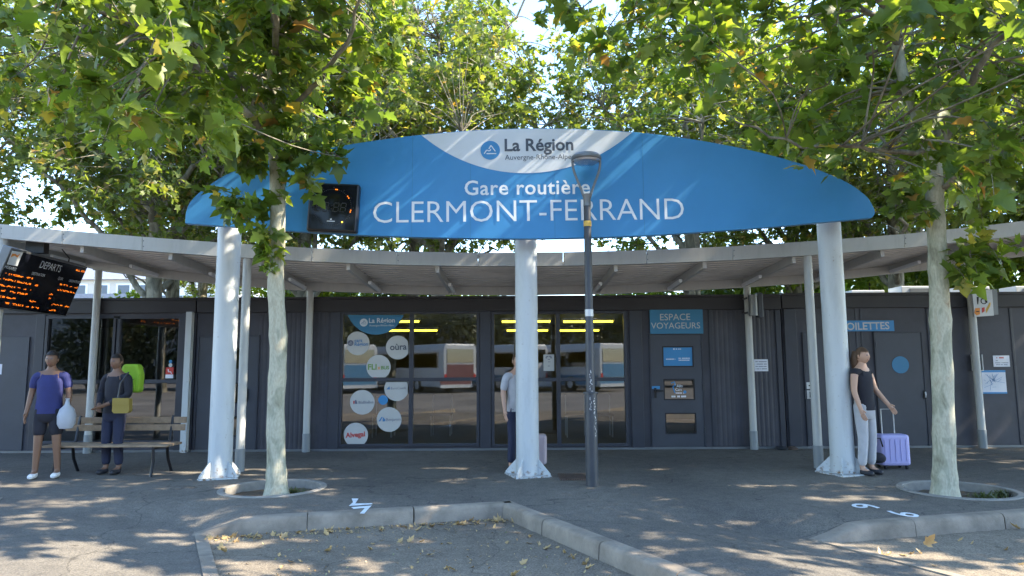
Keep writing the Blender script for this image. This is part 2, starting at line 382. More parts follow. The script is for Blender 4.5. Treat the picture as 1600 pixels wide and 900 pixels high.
for k in range(-3, 4):
    struct(sheet([k + U1 * t / 14 for t in range(15)], lambda u: [VN + (V1 - VN) * t / 96 for t in range(97)], gh, 'pavement', 'pavement', (PIT_L, PIT_R)))
    def rows(u):
        f = min(1.0, u - k); vh = V1 * (1 - (f - U1) / (1 - U1)); return [VN + (vh - VN) * t / 92 for t in range(93)]
    struct(sheet([k + U1 + (1 - U1) * t / 34 for t in range(35)], rows, gh, 'pavement', 'pavement', (PIT_L, PIT_R)))
for k in range(-3, 4):            # peninsulas between bays, each ramps down to the road
    us = [k + U1 * t / 14 for t in range(15)]
    struct(sheet(us, lambda u: [V1 + (9 - V1) * t / 50 for t in range(51)], gh, 'peninsula_pavement', 'pavement'))
    us2 = [k + U1 + (1 - U1) * t / 20 for t in range(21)]
    struct(sheet(us2, lambda u: [V1 * (1 - (u - k - U1) / (1 - U1)) + (9.2 - V1 * (1 - (u - k - U1) / (1 - U1))) * t / 30 for t in range(31)], lambda u, v: BAYZ, 'bus_bay_road', 'bay_road'))
g = MB(); g.poly([(-900, -900, -.16), (900, -900, -.16), (900, 900, -.16), (-900, 900, -.16)], 'far_ground'); struct(g.build('ground'))

def kerb_run(pts, offs, name, width=.15, stone=1.0):
    """pts: (u,v,ztop) along the pavement edge; offs: unit vector into the bay; stones with joints"""
    mb = MB()
    tot = sum((Vector(pts[i + 1][:2]) - Vector(pts[i][:2])).length for i in range(len(pts) - 1))
    for i in range(len(pts) - 1):
        a = Vector(pts[i]); b = Vector(pts[i + 1]); t = (b - a).normalized() * (.007 if (b - a).length > .5 else .0)
        prof = [(0, -.2, 0), (0, 0.004, 1), (.105, .004, 1), (.132, -.006, 1), (.148, -.032, 1), (.158, -.2, 0)]
        vs = []
        for P in (a + t, b - t):
            for d, z, rel in prof: vs.append((P.x + offs.x * d, P.y + offs.y * d, (P.z + z)))
        n = len(prof); fs = [(j, j + 1, n + j + 1, n + j) for j in range(n - 1)] + [tuple(range(n)), tuple(range(2 * n - 1, n - 1, -1))]
        mb.add(vs, fs, 'kerb')
    return struct(mb.build(name, smooth=True, angle=50))
for k in (-2, -1, 0, 1):
    # side kerb down the left edge of the peninsula (B to C)
    pts = []
    for t in range(10): p = uv2w(k, t * .98); p.z = 0; pts.append(p)
    offs = Vector((dv.y, -dv.x, 0)); offs = offs if offs.x < 0 else -offs
    kerb_run(pts, offs, 'kerb')
    # head kerb A to B
    a = uv2w(k + U1, V1); b = uv2w(k + 1, 0); n = 3
    L_ = (b - a).length; ns = max(3, round(L_ / 1.0)); pts = []
    for t in range(ns + 1):
        p = a.lerp(b, t / ns); pts.append(p)
    pts = [pts[0].lerp(pts[1], q / 5) for q in range(5)] + pts[1:]
    for p in pts: u_, v_ = w2uv(p); f_ = u_ - k; p.z = gh(k + min(.9999, max(U1 + 1e-4, f_)), v_)
    dr = (b - a).normalized(); offs = Vector((dr.y, -dr.x, 0)); offs = offs if offs.y < 0 else -offs
    kerb_run(pts, offs, 'kerb')
    # flush strip along the right edge of the peninsula
    mb = MB(); s_ = dv * 1.0; wv = Vector((-dv.y, dv.x, 0)); wv = (wv if wv.x > 0 else -wv) * .11
    p0 = uv2w(k + U1, V1); 
    for t in range(8):
        a = p0 + dv * (t * .99 + .003); b = p0 + dv * ((t + 1) * .99 - .003)
        mb.add([a + Vector((0, 0, BAYZ + .022)), a + wv + Vector((0, 0, BAYZ + .016)), b + wv + Vector((0, 0, BAYZ + .016)), b + Vector((0, 0, BAYZ + .022)),
                a + Vector((0, 0, BAYZ - .08)), a + wv + Vector((0, 0, BAYZ - .08)), b + wv + Vector((0, 0, BAYZ - .08)), b + Vector((0, 0, BAYZ - .08))],
               [(0, 1, 2, 3), (0, 4, 5, 1), (1, 5, 6, 2), (2, 6, 7, 3), (3, 7, 4, 0)], 'kerb')
    struct(mb.build('kerb_strip'))

# painted bay numbers
def ground_pt(px, py, lift=.006):
    p = onZ(px, py); u, v = w2uv(p); p.z = gh(u, v) + lift; return p
mb = MB()
mb.poly([ground_pt(*q) for q in ((549.5, 779.5), (560.2, 779.8), (555, 787.6), (581, 787), (582, 788.6), (558, 790.6), (545, 791.4), (551.5, 785.5))], 'paint')
mb.poly([ground_pt(*q) for q in ((548.5, 793.4), (581, 790.6), (575, 796.5), (569, 803.6), (562.3, 803), (567, 798), (570, 794.6), (552.5, 796))], 'paint')
tag(mb.build('painted_number'), 'worn white stencilled number painted alone beside the kerb of the middle bay', 'painted number', 'bay numbers painted on the pavement')
def ground_glyph(ch, quad):
    vs, fs = glyphs(ch, .012); x0, y0 = vs.min(0); x1, y1 = vs.max(0); q = quad; o = []
    for x, y in vs:
        s = (x - x0) / (x1 - x0); t = (y - y0) / (y1 - y0)   # quad: origin, +x corner, opposite, +y corner
        a = [q[0][i] * (1 - s) * (1 - t) + q[1][i] * s * (1 - t) + q[2][i] * s * t + q[3][i] * (1 - s) * t for i in (0, 1)]
        o.append(ground_pt(*a))
    m_ = MB(); m_.add(o, fs, 'paint'); return m_.build('painted_number')
tag(ground_glyph('9', ((1377, 797), (1372, 789), (1329.5, 787), (1331, 793.5))), 'white painted digit nearer the tree ring, right of the white column', 'painted number', 'bay numbers painted on the pavement')
tag(ground_glyph('6', ((1437, 810.5), (1436, 804), (1386, 797), (1383, 803))), 'white painted digit right against the kerb of the right bay', 'painted number', 'bay numbers painted on the pavement')

# ------------------------------------------------------------------ tree pits
def tree_pit(c, label):
    t = thing('tree_pit', label, 'tree pit', (c.x, c.y, 0))
    m = MB(); m.lathe((c.x, c.y, 0), [(PR - .045, -.16), (PR - .05, .006), (PR - .04, .014), (PR + .02, .014), (PR + .03, .006), (PR + .03, -.02)], 'concrete', 56); m.build('ring', t, smooth=True)
    m = MB(); rng = random.Random(3)
    rings = [(0, 1)] ; vs = [(c.x, c.y, -.05)]; n = 40
    for i in range(1, 7):
        r = (PR - .03) * i / 6
        for k in range(n):
            a = 2 * PI * k / n; vs.append((c.x + r * math.cos(a), c.y + r * math.sin(a), -.10 + .05 * (1 - i / 6) + rng.uniform(-.012, .012)))
    fs = [(0, 1 + k, 1 + (k + 1) % n) for k in range(n)]
    for i in range(5):
        for k in range(n):
            a = 1 + i * n; fs.append((a + k, a + n + k, a + n + (k + 1) % n, a + (k + 1) % n))
    m.add(vs, fs, 'soil'); m.build('soil', t, smooth=True)
tree_pit(PIT_L, 'round tree pit with thin concrete rim around the trunk left of centre')
tree_pit(PIT_R, 'round tree pit with weeds around the trunk on the right')

# ------------------------------------------------------------------ canopy
YC0, YC1 = 10.05, 12.35
ft = [(-260, 318, 341), (-130, 333.5, 356.5), (0, 350, 372), (97, 359.5, 381), (222, 370, 391.5), (352, 379.5, 401), (487, 387.5, 408.5), (620, 392.7, 413.6), (747, 395, 415.8), (880, 394, 415.3), (1010, 390.8, 411.8), (1145, 384.8, 406.3), (1280, 376, 397.7), (1413, 365.7, 387.3), (1545, 351.8, 373.8), (1680, 335, 357.5), (1815, 316, 339)]
bk = [(-190, 352), (-60, 380), (60, 402), (162, 424), (235, 432.5), (330, 443), (455, 453), (647, 460), (800, 461), (960, 459), (1163, 449), (1267, 441.5), (1373, 430), (1450, 421.5), (1533, 410), (1600, 400), (1720, 380), (1850, 356)]
FB = [onY(x, b, YC0) for x, t, b in ft]; FT = [onY(x, t, YC0) for x, t, b in ft]; BB = [onY(x, y, YC1) for x, y in bk]
def lerp_z(P, x):
    for i in range(len(P) - 1):
        if x <= P[i + 1].x or i == len(P) - 2:
            s = (x - P[i].x) / (P[i + 1].x - P[i].x); return P[i].z * (1 - s) + P[i + 1].z * s
canopy = thing('canopy', 'long pale metal walkway canopy with sagging roofline in front of the dark cabins', 'canopy', (0, YC1, 0))
for i in range(len(ft) - 1):
    m = MB(); g_ = .004
    a0, a1, b0, b1 = FB[i], FB[i + 1], FT[i], FT[i + 1]; d = Vector((g_, 0, 0))
    m.prism([a0 + d, a1 - d, b1 - d, b0 + d], (0, .03, 0), 'fascia')
    m.prism([a0 + d + Vector((0, .03, 0)), a1 - d + Vector((0, .03, 0)), a1 - d + Vector((0, .03, .03)), a0 + d + Vector((0, .03, .03))], (0, .07, 0), 'fascia')
    for zz in (.3, .7):
        p = a0.lerp(b0, zz); m.lathe((p.x + .02, p.y, p.z), [(0, -.008), (.008, -.008), (.008, .008), (0, .008)], 'grey_metal', 8)
    m.build('fascia_panel', canopy)
m = MB()
for i in range(len(BB) - 1):
    a, b = BB[i], BB[i + 1]; h = Vector((0, 0, .15)); m.prism([a, b, b + h, a + h], (0, .09, 0), 'rafter')
m.build('back_beam', canopy)
m = MB(); prof = []; y = YC0 + .035; yend = YC1 + .35
while y < yend:
    for dy, dz in ((0, 0), (.08, 0), (.10, .05), (.17, .05)):
        prof.append((y + dy, dz))
    y += .19
xs = np.arange(-11.5, 11.6, .5); vs = []
for x in xs:
    zf = lerp_z(FB, x) + .035; zb = lerp_z(BB, x) + .155
    for yy, dz in prof: vs.append((x, yy, zf + (zb - zf) * (yy - YC0) / (YC1 - YC0) + dz))
n = len(prof); m.add(vs, [(i * n + j, i * n + j + 1, (i + 1) * n + j + 1, (i + 1) * n + j) for i in range(len(xs) - 1) for j in range(n - 1)], 'deck')
m.build('corrugated_deck', canopy)
rx = [-1.12 + 1.34 * k for k in range(-7, 9)]
for k, x in enumerate(rx):
    zf = lerp_z(FB, x); zb = lerp_z(BB, x); m = MB()
    m.beam((x, YC0 + .11, zf - .03), (x, YC1 - .003, zb + .085), .055, .125, 'rafter'); m.build('rafter', canopy)
    p = Vector((x - (.075 if x < 0 else -.075) * -1, YC1 - .12, zb + .03)); q = Vector((p.x, YC1 - 1.0, zb + (zf - zb) * .37 + .0))
    m = MB(); m.beam(p, q, .055, .04, 'fixture'); m.beam(p - Vector((0, 0, .028)), q - Vector((0, 0, .028)), .03, .016, 'fixture'); m.build('light_fitting', canopy)
def pole(px, py, Y, ptop, row):
    b = onY(px, py, Y); zt = lerp_z(FB if row == 0 else BB, b.x) + .01
    m = MB(); m.tube([(b.x, Y, 0), (b.x, Y, zt)], .062, 'pole_steel', 20); o = m.build('pole', canopy, smooth=True)
    m = MB(); m.lathe((b.x, Y, 0), [(.070, .0), (.070, .32), (.064, .325)], 'pole_foot', 20); m.build('pole_foot', o, smooth=True)
    m = MB(); m.box((b.x - .075, Y - .06, zt - .012), (b.x + .075, Y + .06, zt + .004), 'pole_steel'); m.build('top_plate', o)
    return b.x
PF1 = onZ(374, 737); PF2 = onZ(1279, 735)
for px, py, Y, row in ((374, 735, YC0 + .09, 0), (1280, 735, YC0 + .09, 0), (-12, 600, YC0 + .09, 0), (478, 703, YC1 + .03, 1), (1178.5, 701, YC1 + .03, 1), (143, 600, YC1 + .03, 1), (1535.5, 690, YC1 + .03, 1)):
    pole(px, py, Y, 0, row)

# ------------------------------------------------------------------ entrance sign on three columns
YS = 9.12; YCOL = onZ(823, 747).y + .22
sign = thing('entrance_sign', 'large blue lens shaped bus station sign carried on three white columns', 'sign', (0, YCOL, 0))
def catmull(P, k=8):
    o = []
    for i in range(len(P) - 1):
        p0 = P[max(i - 1, 0)]; p1 = P[i]; p2 = P[i + 1]; p3 = P[min(i + 2, len(P) - 1)]
        for j in range(k):
            t = j / k; o.append(tuple(.5 * ((2 * b) + (-a + c) * t + (2 * a - 5 * b + 4 * c - d) * t * t + (-a + 3 * b - 3 * c + d) * t ** 3) for a, b, c, d in zip(p0, p1, p2, p3)))
    o.append(P[-1]); return o
top = [(289, 349), (291, 330), (300, 312), (323, 292), (362, 269), (430, 248), (514, 231), (586, 219.5), (658, 210.5), (740, 203.5), (823, 200.5), (905, 201.5), (988, 206), (1065, 215), (1139, 227.5), (1205, 242.5), (1270, 262), (1322, 284), (1352, 305), (1364, 322), (1367, 333), (1362, 340.5)]
bot = [(1362, 340.5), (1277, 348), (1190, 356), (1105, 362), (1010, 368), (915, 371.5), (823, 373), (720, 372), (620, 369.5), (521, 365), (400, 357), (289, 349)]
outl = catmull(top) + catmull(bot)[1:-1]
m = MB(); m.prism([onY(*q, YS) for q in outl], (0, .10, 0), 'blue'); m.build('sign_panel', sign, bevel=.006)
segt = catmull([q for q in top if 658 <= q[0] <= 988])
# circle through (658,210.5),(823,270),(988,206)
def circ3(a, b, c):
    ax, ay = a; bx, by = b; cx, cy = c; d = 2 * (ax * (by - cy) + bx * (cy - ay) + cx * (ay - by))
    ux = ((ax * ax + ay * ay) * (by - cy) + (bx * bx + by * by) * (cy - ay) + (cx * cx + cy * cy) * (ay - by)) / d
    uy = ((ax * ax + ay * ay) * (cx - bx) + (bx * bx + by * by) * (ax - cx) + (cx * cx + cy * cy) * (bx - ax)) / d
    return ux, uy, math.hypot(ax - ux, ay - uy)
ux, uy, ur = circ3((658, 210.5), (822, 270.5), (988, 206)); t0 = math.atan2(206 - uy, 988 - ux); t1 = math.atan2(210.5 - uy, 658 - ux)
if t1 < t0: t1 += 2 * PI
arc = [(ux + ur * math.cos(t0 + (t1 - t0) * k / 40), uy + ur * math.sin(t0 + (t1 - t0) * k / 40)) for k in range(1, 40)]
m = MB(); m.prism([onY(x, y + .8 * (1 if i < len(segt) else 0), YS - .003) for i, (x, y) in enumerate(segt + arc)], (0, .0025, 0), 'signwhite'); m.build('white_segment', sign)
def region_logo(mb, cx, cy, r, Y, disc_m, line_m, lift=.006):
    c = onY(cx, cy, Y); s = (onY(cx + r, cy, Y) - c).length; c.y -= lift; mb.disc(c, s, disc_m)
    def ln(pts, wd):
        for a, b in zip(pts[:-1], pts[1:]):
            p = Vector((c.x + a[0] * s, c.y - .003, c.z + a[1] * s)); q = Vector((c.x + b[0] * s, c.y - .003, c.z + b[1] * s)); mb.beam(p, q, wd * s, .002, line_m, up=(0, 1, 0))
    ln([(-.62, -.36), (-.36, .02), (-.12, -.08), (.05, .0), (.02, .12)], .10); ln([(-.14, .14), (.08, .52), (.52, -.12)], .10); ln([(-.38, -.36), (.62, -.36)], .11)
m = MB(); region_logo(m, 766, 235, 15.2, YS - .003, 'blue', 'textwhite'); m.build('logo', sign)
m = MB(); txt_on(m, 'La Région', (788.5, 236), (896, 234.5), YS - .003, 'textdark', weight=.024); m.build('lettering', sign)
m = MB(); txt_on(m, 'Auvergne-Rhône-Alpes', (789, 249.8), (897, 248.4), YS - .003, 'textdark'); m.build('lettering', sign)
m = MB(); txt_on(m, 'Gare routière', (726, 304.6), (922, 302.6), YS - .001, 'textwhite', weight=.014, space=1.06); m.build('lettering', sign)
m = MB(); txt_on(m, 'CLERMONT-FERRAND', (583, 348.4), (1069, 342.6), YS - .001, 'textwhite', weight=-.006); m.build('lettering', sign)
m = MB()
for x, y0, y1 in ((645, 213, 369), (735, 204.5, 371.5), (866, 271, 371.5), (1003, 209, 368)):
    a = onY(x, y0, YS - .0012); b = onY(x, y1, YS - .0012); m.box((a.x - .0025, a.y, b.z), (a.x + .0025, a.y - .001, a.z), 'blue_dark')
m.build('panel_seam', sign)
for px, py in ((344, 746), (824, 746), (1314, 745)):
    b = onY(px, 640 if px != 344 else 640, YCOL) if False else onZ(px, py); x = onY(px, py, YCOL).x
    x = {344: onY(349, 600, YCOL).x, 824: onY(823.5, 600, YCOL).x, 1314: onY(1309.5, 600, YCOL).x}[px]
    zt = onY(px, 352, YCOL).z + .25
    m = MB(); m.tube([(x, YCOL, .012), (x, YCOL, zt)], .158, 'white_steel', 40); o = m.build('column', sign, smooth=True)
    m = MB(); rot = R_(18); m.prism([(x + .36 * math.cos(rot + PI / 4 + k * PI / 2), YCOL + .36 * math.sin(rot + PI / 4 + k * PI / 2), .001) for k in range(4)], (0, 0, .018), 'white_steel'); m.build('base_plate', o)
    for k in range(4):
        an = rot + PI / 4 + k * PI / 2; dr = Vector((math.cos(an), math.sin(an), 0)); sd = Vector((-dr.y, dr.x, 0)) * .009; P = Vector((x, YCOL, 0))
        m = MB(); m.prism([P + dr * .15 + Vector((0, 0, .02)) - sd, P + dr * .34 + Vector((0, 0, .02)) - sd, P + dr * .34 + Vector((0, 0, .045)) - sd, P + dr * .155 + Vector((0, 0, .235)) - sd], sd * 2, 'white_steel'); m.build('gusset', o)

# clock on the sign
YK = YS - .14
cq = [onY(x, y, YK) for x, y in ((482.5, 284.5), (561, 287.5), (557, 363.5), (478.5, 360))]
cc = sum(cq, Vector()) / 4; ex = ((cq[1] - cq[0]) + (cq[2] - cq[3])).normalized(); ez = Vector((0, -1, 0)).cross(ex); ez = ez if ez.z > 0 else -ez
hw = ((cq[1] - cq[0]).length + (cq[2] - cq[3]).length) / 4; hh = ((cq[0] - cq[3]).length + (cq[1] - cq[2]).length) / 4
clock = thing('digital_clock', 'square black digital clock mounted low on the left part of the blue sign', 'clock', cc)
m = MB(); m.obox(cc + Vector((0, .07, 0)), ex * hw, Vector((0, .065, 0)), ez * hh, 'black'); m.build('case', clock, bevel=.025)
m = MB(); m.obox(cc + Vector((0, .002, 0)), ex * (hw * .91), Vector((0, .004, 0)), ez * (hh * .91), 'screen'); m.build('face', clock)
def ck(u, v): return cc + ex * (u * hw) + ez * (v * hh) + Vector((0, -.004, 0))
m = MB()
for i in range(60):
    a = 2 * PI * i / 60; p = ck(.74 * math.sin(a), .74 * math.cos(a)); m.obox(p, ex * .005, Vector((0, .001, 0)), ez * .005, 'led_off')
for i in range(12):
    a = 2 * PI * i / 12; p = ck(.82 * math.sin(a), .82 * math.cos(a)); m.obox(p, ex * .006, Vector((0, .001, 0)), ez * .006, 'led_off')
m.build('second_ring', clock)
m = MB()
for u, v in ((-.57, 0), (-.29, 0), (.12, 0), (.40, 0)):
    m = MB()
    for (a, b, c_, d) in ((-.09, .18, .2, .025), (-.11, 0, .2, .025), (-.13, -.18, .2, .025)):
        m.obox(ck(u + .02 + a + .1 + (b * .08), b), ex * (hw * .08), Vector((0, .001, 0)), ez * (hh * .016), 'led_off')
    for sx in (-.1, .1):
        for sz in (-.09, .09): m.obox(ck(u + .02 + sx + sz * .1, sz), ex * (hw * .016), Vector((0, .001, 0)), (ez + ex * .1) * (hh * .07), 'led_off')
    m.build('digit', clock)
m = MB()
for sz in (-.06, .06): m.obox(ck(-.03, sz), ex * .006, Vector((0, .001, 0)), ez * .006, 'led_off')
m.build('colon', clock)
m = MB()
for u, v in ((.08, .735), (.14, .73), (.57, .47), (.62, .40), (.73, -.10), (.715, -.17)): m.obox(ck(u, v), ex * .0065, Vector((0, .004, 0)), ez * .0065, 'led')
m.obox(ck(.42, -.60), ex * .009, Vector((0, .004, 0)), ez * .009, 'led_yellow')
m.build('lit_dots', clock)
m = MB(); m.disc(ck(-.03, -.5), .012, 'textwhite', n=12)
for k in range(10): m.obox(ck(-.17 + k * .031, -.58), ex * .005, Vector((0, .001, 0)), ez * .005, 'textwhite')
m.build('maker_mark', clock)

# departure board under the canopy on the left
ZT = 3.22
TL = onZ(19, 387, ZT); TR = onZ(137.5, 417.5, ZT); bR = onY(103, 495.5, TR.y)
up_ = TR - bR; BLp = TL - up_; nb = (TR - TL).cross(up_).normalized(); nb = nb if nb.x > 0 else -nb
board = thing('departure_board', 'black electronic departures board with orange rows hanging tilted under the canopy', 'departure board', (TL + TR) / 2)
ctr = (TL + bR) / 2; e1 = (TR - TL); e2 = up_
m = MB(); m.obox(ctr - nb * .07, e1 / 2, e2 / 2, nb * .065, 'grey_metal'); m.build('case', board, bevel=.01)
m = MB(); m.obox(ctr + nb * .0, e1 * .485, e2 * .47, nb * .004, 'screen'); m.build('screen', board)
Pb = ctr + nb * .006
def bp_(px, py): return onP(px, py, Pb, nb)
def btext(mb, s, p0, p1, m_, **k): put_text(mb, s, bp_(*p0), bp_(*p1), m_, nrm=nb, lift=.002, **k)
m = MB(); btext(m, 'DEPARTS', (61, 418), (93, 425.5), 'textwhite', yscale=1.25); m.build('lettering', board)
for s, a, b in (('HORAIRES', (7, 418.5), (24, 423.5)), ('DESTINATION', (49, 429), (69, 432.5)), ('QUAI', (90, 436.5), (97, 438)), ('OBSERVATIONS', (107, 440), (124, 443))): m = MB(); btext(m, s, a, b, 'textwhite', yscale=1.3); m.build('lettering', board)
m = MB(); m.poly([bp_(*q) for q in ((19, 391.5), (36, 394.5), (27, 416), (10.5, 413))], 'signwhite'); 
m2 = [bp_(*q) + nb * .003 for q in ((16, 402), (19, 396), (24, 396.5), (27, 399), (32, 395.5), (27, 402.5), (22.5, 399.5))]; m.poly(m2, 'ink_orange'); m.build('logo', board)
m = MB(); rng = random.Random(7)
rows = [((3, 426.5), (55, 436)), ((0, 434.5), (58, 446)), ((0, 445), (53, 455)), ((2, 453.5), (43, 460)), ((0, 463), (34, 468.5)), ((-2, 471.5), (60, 481.5)), ((46, 470), (61.5, 472.5)), ((94, 444), (121, 449.5)), ((90, 452.5), (117.5, 457.5)), ((81, 475.5), (107.5, 479.5)), ((77, 484), (87, 485.5)), ((119, 422), (132, 424.5)), ((77.5, 459.3), (82, 459.8)), ((76.5, 466), (79, 466.2))]
for (a, b) in rows:
    m = MB(); A_ = bp_(*a); B_ = bp_(*b); L_ = (B_ - A_).length; ex_ = (B_ - A_) / L_; uz = e2.normalized(); x = 0
    while x < L_:
        wd = rng.uniform(.012, .03)
        if rng.random() > .16 or L_ < .3:
            for q in (-1, 0, 1):
                if rng.random() > .45: m.obox(A_ + ex_ * (x + wd / 2) + uz * (q * .009) , ex_ * (wd * .34), uz * .0028, nb * .003, 'led')
        elif rng.random() > .5: x += .05
        x += wd + .006
    if m.v: m.build('led_row', board)
m = MB(); mid = TL.lerp(TR, .35) + Vector((0, 0, .0)); mid2 = TL.lerp(TR, .75)
m.beam(mid - nb * .08, mid - nb * .08 + Vector((0, 0, .30)), .28, .12, 'black', up=(0, 1, 0)); m.build('hanger', board)
m = MB(); a = mid2 - nb * .05; m.tube([a, a + Vector((.02, -.02, .06)), a + Vector((-.02, -.05, .12)), a + Vector((-.06, -.1, .2))], .009, 'black', 6); m.build('cable', board)

# ------------------------------------------------------------------ cabins
YF = onZ(800, 703).y
def fx(px, py=590): return onY(px, py, YF).x
def fz(px, py): return onY(px, py, YF).z
ZR = fz(800, 465); ZTRIM = fz(800, 487)
def wall_cells(x0, x1, z0, z1, holes, y, th, m):
    """one wall sheet with rectangular openings and real thickness"""
    X = sorted({x0, x1, *[h[0] for h in holes], *[h[1] for h in holes]}); Z = sorted({z0, z1, *[h[2] for h in holes], *[h[3] for h in holes]})
    def solid(i, j):
        if i < 0 or j < 0 or i >= len(X) - 1 or j >= len(Z) - 1: return False
        cx = (X[i] + X[i + 1]) / 2; cz = (Z[j] + Z[j + 1]) / 2
        return not any(h[0] < cx < h[1] and h[2] < cz < h[3] for h in holes)
    mb = MB()
    for i in range(len(X) - 1):
        for j in range(len(Z) - 1):
            if not solid(i, j): continue
            a, b, c, d = X[i], X[i + 1], Z[j], Z[j + 1]
            mb.poly([(a, y, c), (b, y, c), (b, y, d), (a, y, d)], m); mb.poly([(a, y + th, c), (a, y + th, d), (b, y + th, d), (b, y + th, c)], m)
            if not solid(i - 1, j): mb.poly([(a, y, c), (a, y, d), (a, y + th, d), (a, y + th, c)], m)
            if not solid(i + 1, j): mb.poly([(b, y, c), (b, y + th, c), (b, y + th, d), (b, y, d)], m)
            if not solid(i, j - 1): mb.poly([(a, y, c), (a, y + th, c), (b, y + th, c), (b, y, c)], m)
            if not solid(i, j + 1): mb.poly([(a, y, d), (b, y, d), (b, y + th, d), (a, y + th, d)], m)
    return mb
def rect(px0, py0, px1, py1):
    a = onY(px0, py0, YF); b = onY(px1, py1, YF); return (a.x, b.x, b.z, a.z)
def ribs(parent, x0, x1, z0, z1, pitch=.085):
    m = MB(); n = max(1, int((x1 - x0) / pitch)); s = (x1 - x0) / n
    for i in range(n):
        a = x0 + i * s; m.prism([(a + s * .1, YF - .001, z0), (a + s * .28, YF - .006, z0), (a + s * .72, YF - .006, z0), (a + s * .9, YF - .001, z0)], (0, 0, z1 - z0), 'clad')
    m.build('ribbed_cladding', parent)
def post(parent, x0, x1, z0, z1, d=.05, name='post', m_='clad_frame'):
    m = MB(); m.box((x0, YF - d, z0), (x1, YF - .0005, z1), m_); return m.build(name, parent, bevel=.006)
def window(parent, R, split_x=(), split_z=(), fr=.05, name='window'):
    x0, x1, z0, z1 = R; m = MB(); y0, y1 = YF - .03, YF + .06
    m.box((x0, y0, z0), (x0 + fr, y1, z1), 'clad_frame'); m.box((x1 - fr, y0, z0), (x1, y1, z1), 'clad_frame')
    m.box((x0 + fr, y0, z0), (x1 - fr, y1, z0 + fr), 'clad_frame'); m.box((x0 + fr, y0, z1 - fr), (x1 - fr, y1, z1), 'clad_frame')
    for sx in split_x: m.box((sx - .038, y0 + .004, z0 + fr), (sx + .038, y1, z1 - fr), 'clad_frame')
    xs_ = [x0 + fr] + [v for sx in split_x for v in (sx - .038, sx + .038)] + [x1 - fr]
    for sz in split_z:
        for a, b in zip(xs_[::2], xs_[1::2]): m.box((a, y0 + .008, sz - .032), (b, y1, sz + .032), 'clad_frame')
    o = m.build(name, parent, bevel=.003)
    g_ = MB()
    zs_ = [z0 + fr] + [v for sz in split_z for v in (sz - .032, sz + .032)] + [z1 - fr]; rng = random.Random(int(x0 * 100))
    for a, b in zip(xs_[::2], xs_[1::2]):
        for c, d in zip(zs_[::2], zs_[1::2]):
            t = rng.uniform(-.002, .002); g_.poly([(a, YF + .02 + t, c), (b, YF + .02 - t, c), (b, YF + .02 - t, d), (a, YF + .02 + t, d)], 'glass')
    g_.build('pane', o)
    return o
def vision(parent, R):
    """small glazed panel in a door leaf"""
    x0, x1, z0, z1 = R; m = MB(); t = .022
    for a, b in (((x0, z0), (x1, z0 + t)), ((x0, z1 - t), (x1, z1)), ((x0, z0 + t), (x0 + t, z1 - t)), ((x1 - t, z0 + t), (x1, z1 - t))): m.box((a[0], YF - .02, a[1]), (b[0], YF + .05, b[1]), 'black')
    o = m.build('vision_panel', parent); g_ = MB(); g_.poly([(x0 + t, YF - .004, z0 + t), (x1 - t, YF - .004, z0 + t), (x1 - t, YF - .004, z1 - t), (x0 + t, YF - .004, z1 - t)], 'glass'); g_.build('pane', o)
    return o
def cabin(name, label, x0, x1, zroof, holes, depth=6.2, cat='building', inner='interior_wall'):
    t = thing(name, label, cat, ((x0 + x1) / 2, YF, 0))
    wall_cells(x0, x1, .0, zroof - .02, holes, YF, .07, 'clad').build('front_wall', t)
    m = MB(); m.box((x0, YF + .072, 0), (x0 + .06, YF + depth, zroof - .02), 'clad'); m.box((x1 - .06, YF + .072, 0), (x1, YF + depth, zroof - .02), 'clad'); m.box((x0 + .06, YF + depth - .06, 0), (x1 - .06, YF + depth, zroof - .02), 'clad'); m.build('shell', t)
    m = MB(); m.box((x0 - .0, YF - .06, zroof - .015), (x1, YF + depth + .05, zroof + .03), 'clad_roof'); m.build('roof', t)
    m = MB(); m.box((x0 + .001, YF - .055, zroof - .25), (x1 - .001, YF - .002, zroof - .017), 'clad_roof'); m.build('roof_trim', t, bevel=.008)
    m = MB(); m.box((x0, YF - .045, .0), (x1, YF - .003, .035), 'grey_metal'); m.build('threshold', t)
    m = MB(); m.box((x0 + .062, YF + .075, .02), (x1 - .062, YF + depth - .062, .04), 'interior_floor'); m.build('floor', t)
    m = MB(); m.box((x0 + .062, YF + .075, zroof - .14), (x1 - .062, YF + depth - .062, zroof - .11), 'interior_ceiling' if inner == 'interior_wall' else inner); m.build('ceiling', t)
    m = MB(); m.box((x0 + .062, YF + depth - .09, .04), (x1 - .062, YF + depth - .063, zroof - .14), inner); m.box((x0 + .062, YF + .08, .04), (x0 + .08, YF + depth - .095, zroof - .14), inner); m.box((x1 - .08, YF + .08, .04), (x1 - .062, YF + depth - .095, zroof - .14), inner); m.build('inner_wall', t)
    return t
XA, XB, XC, XD = fx(-420), fx(303), fx(1224), fx(2050)
wa = rect(74, 494, 178, 693); wb = rect(179, 494, 279, 693)
cabA = cabin('waiting_cabin', 'dark grey cabin with big windows behind the bench on the left', XA, XB, ZR, [wa, wb], inner='interior_dark')
window(cabA, wa, (), (fz(220, 596),)); window(cabA, wb, (), (fz(220, 596),))
post(cabA, fx(277), fx(298), .035, ZR - .251, .045); post(cabA, fx(52), fx(66), .035, ZR - .251, .03); ribs(cabA, fx(-120), fx(-2), .036, ZR - .26); 
m = MB(); a = rect(-58, 527, 35, 700); m.box((a[0], YF - .025, .036), (a[1], YF - .001, a[3]), 'clad_door'); m.build('door', cabA, bevel=.004)
m = MB(); a = onY(292, 488, YF - .09); m.tube([(fx(296), YF - .08, .0), (fx(296), YF - .08, fz(296, 488))], .075, 'white_steel', 4); m.build('downpipe', cabA)
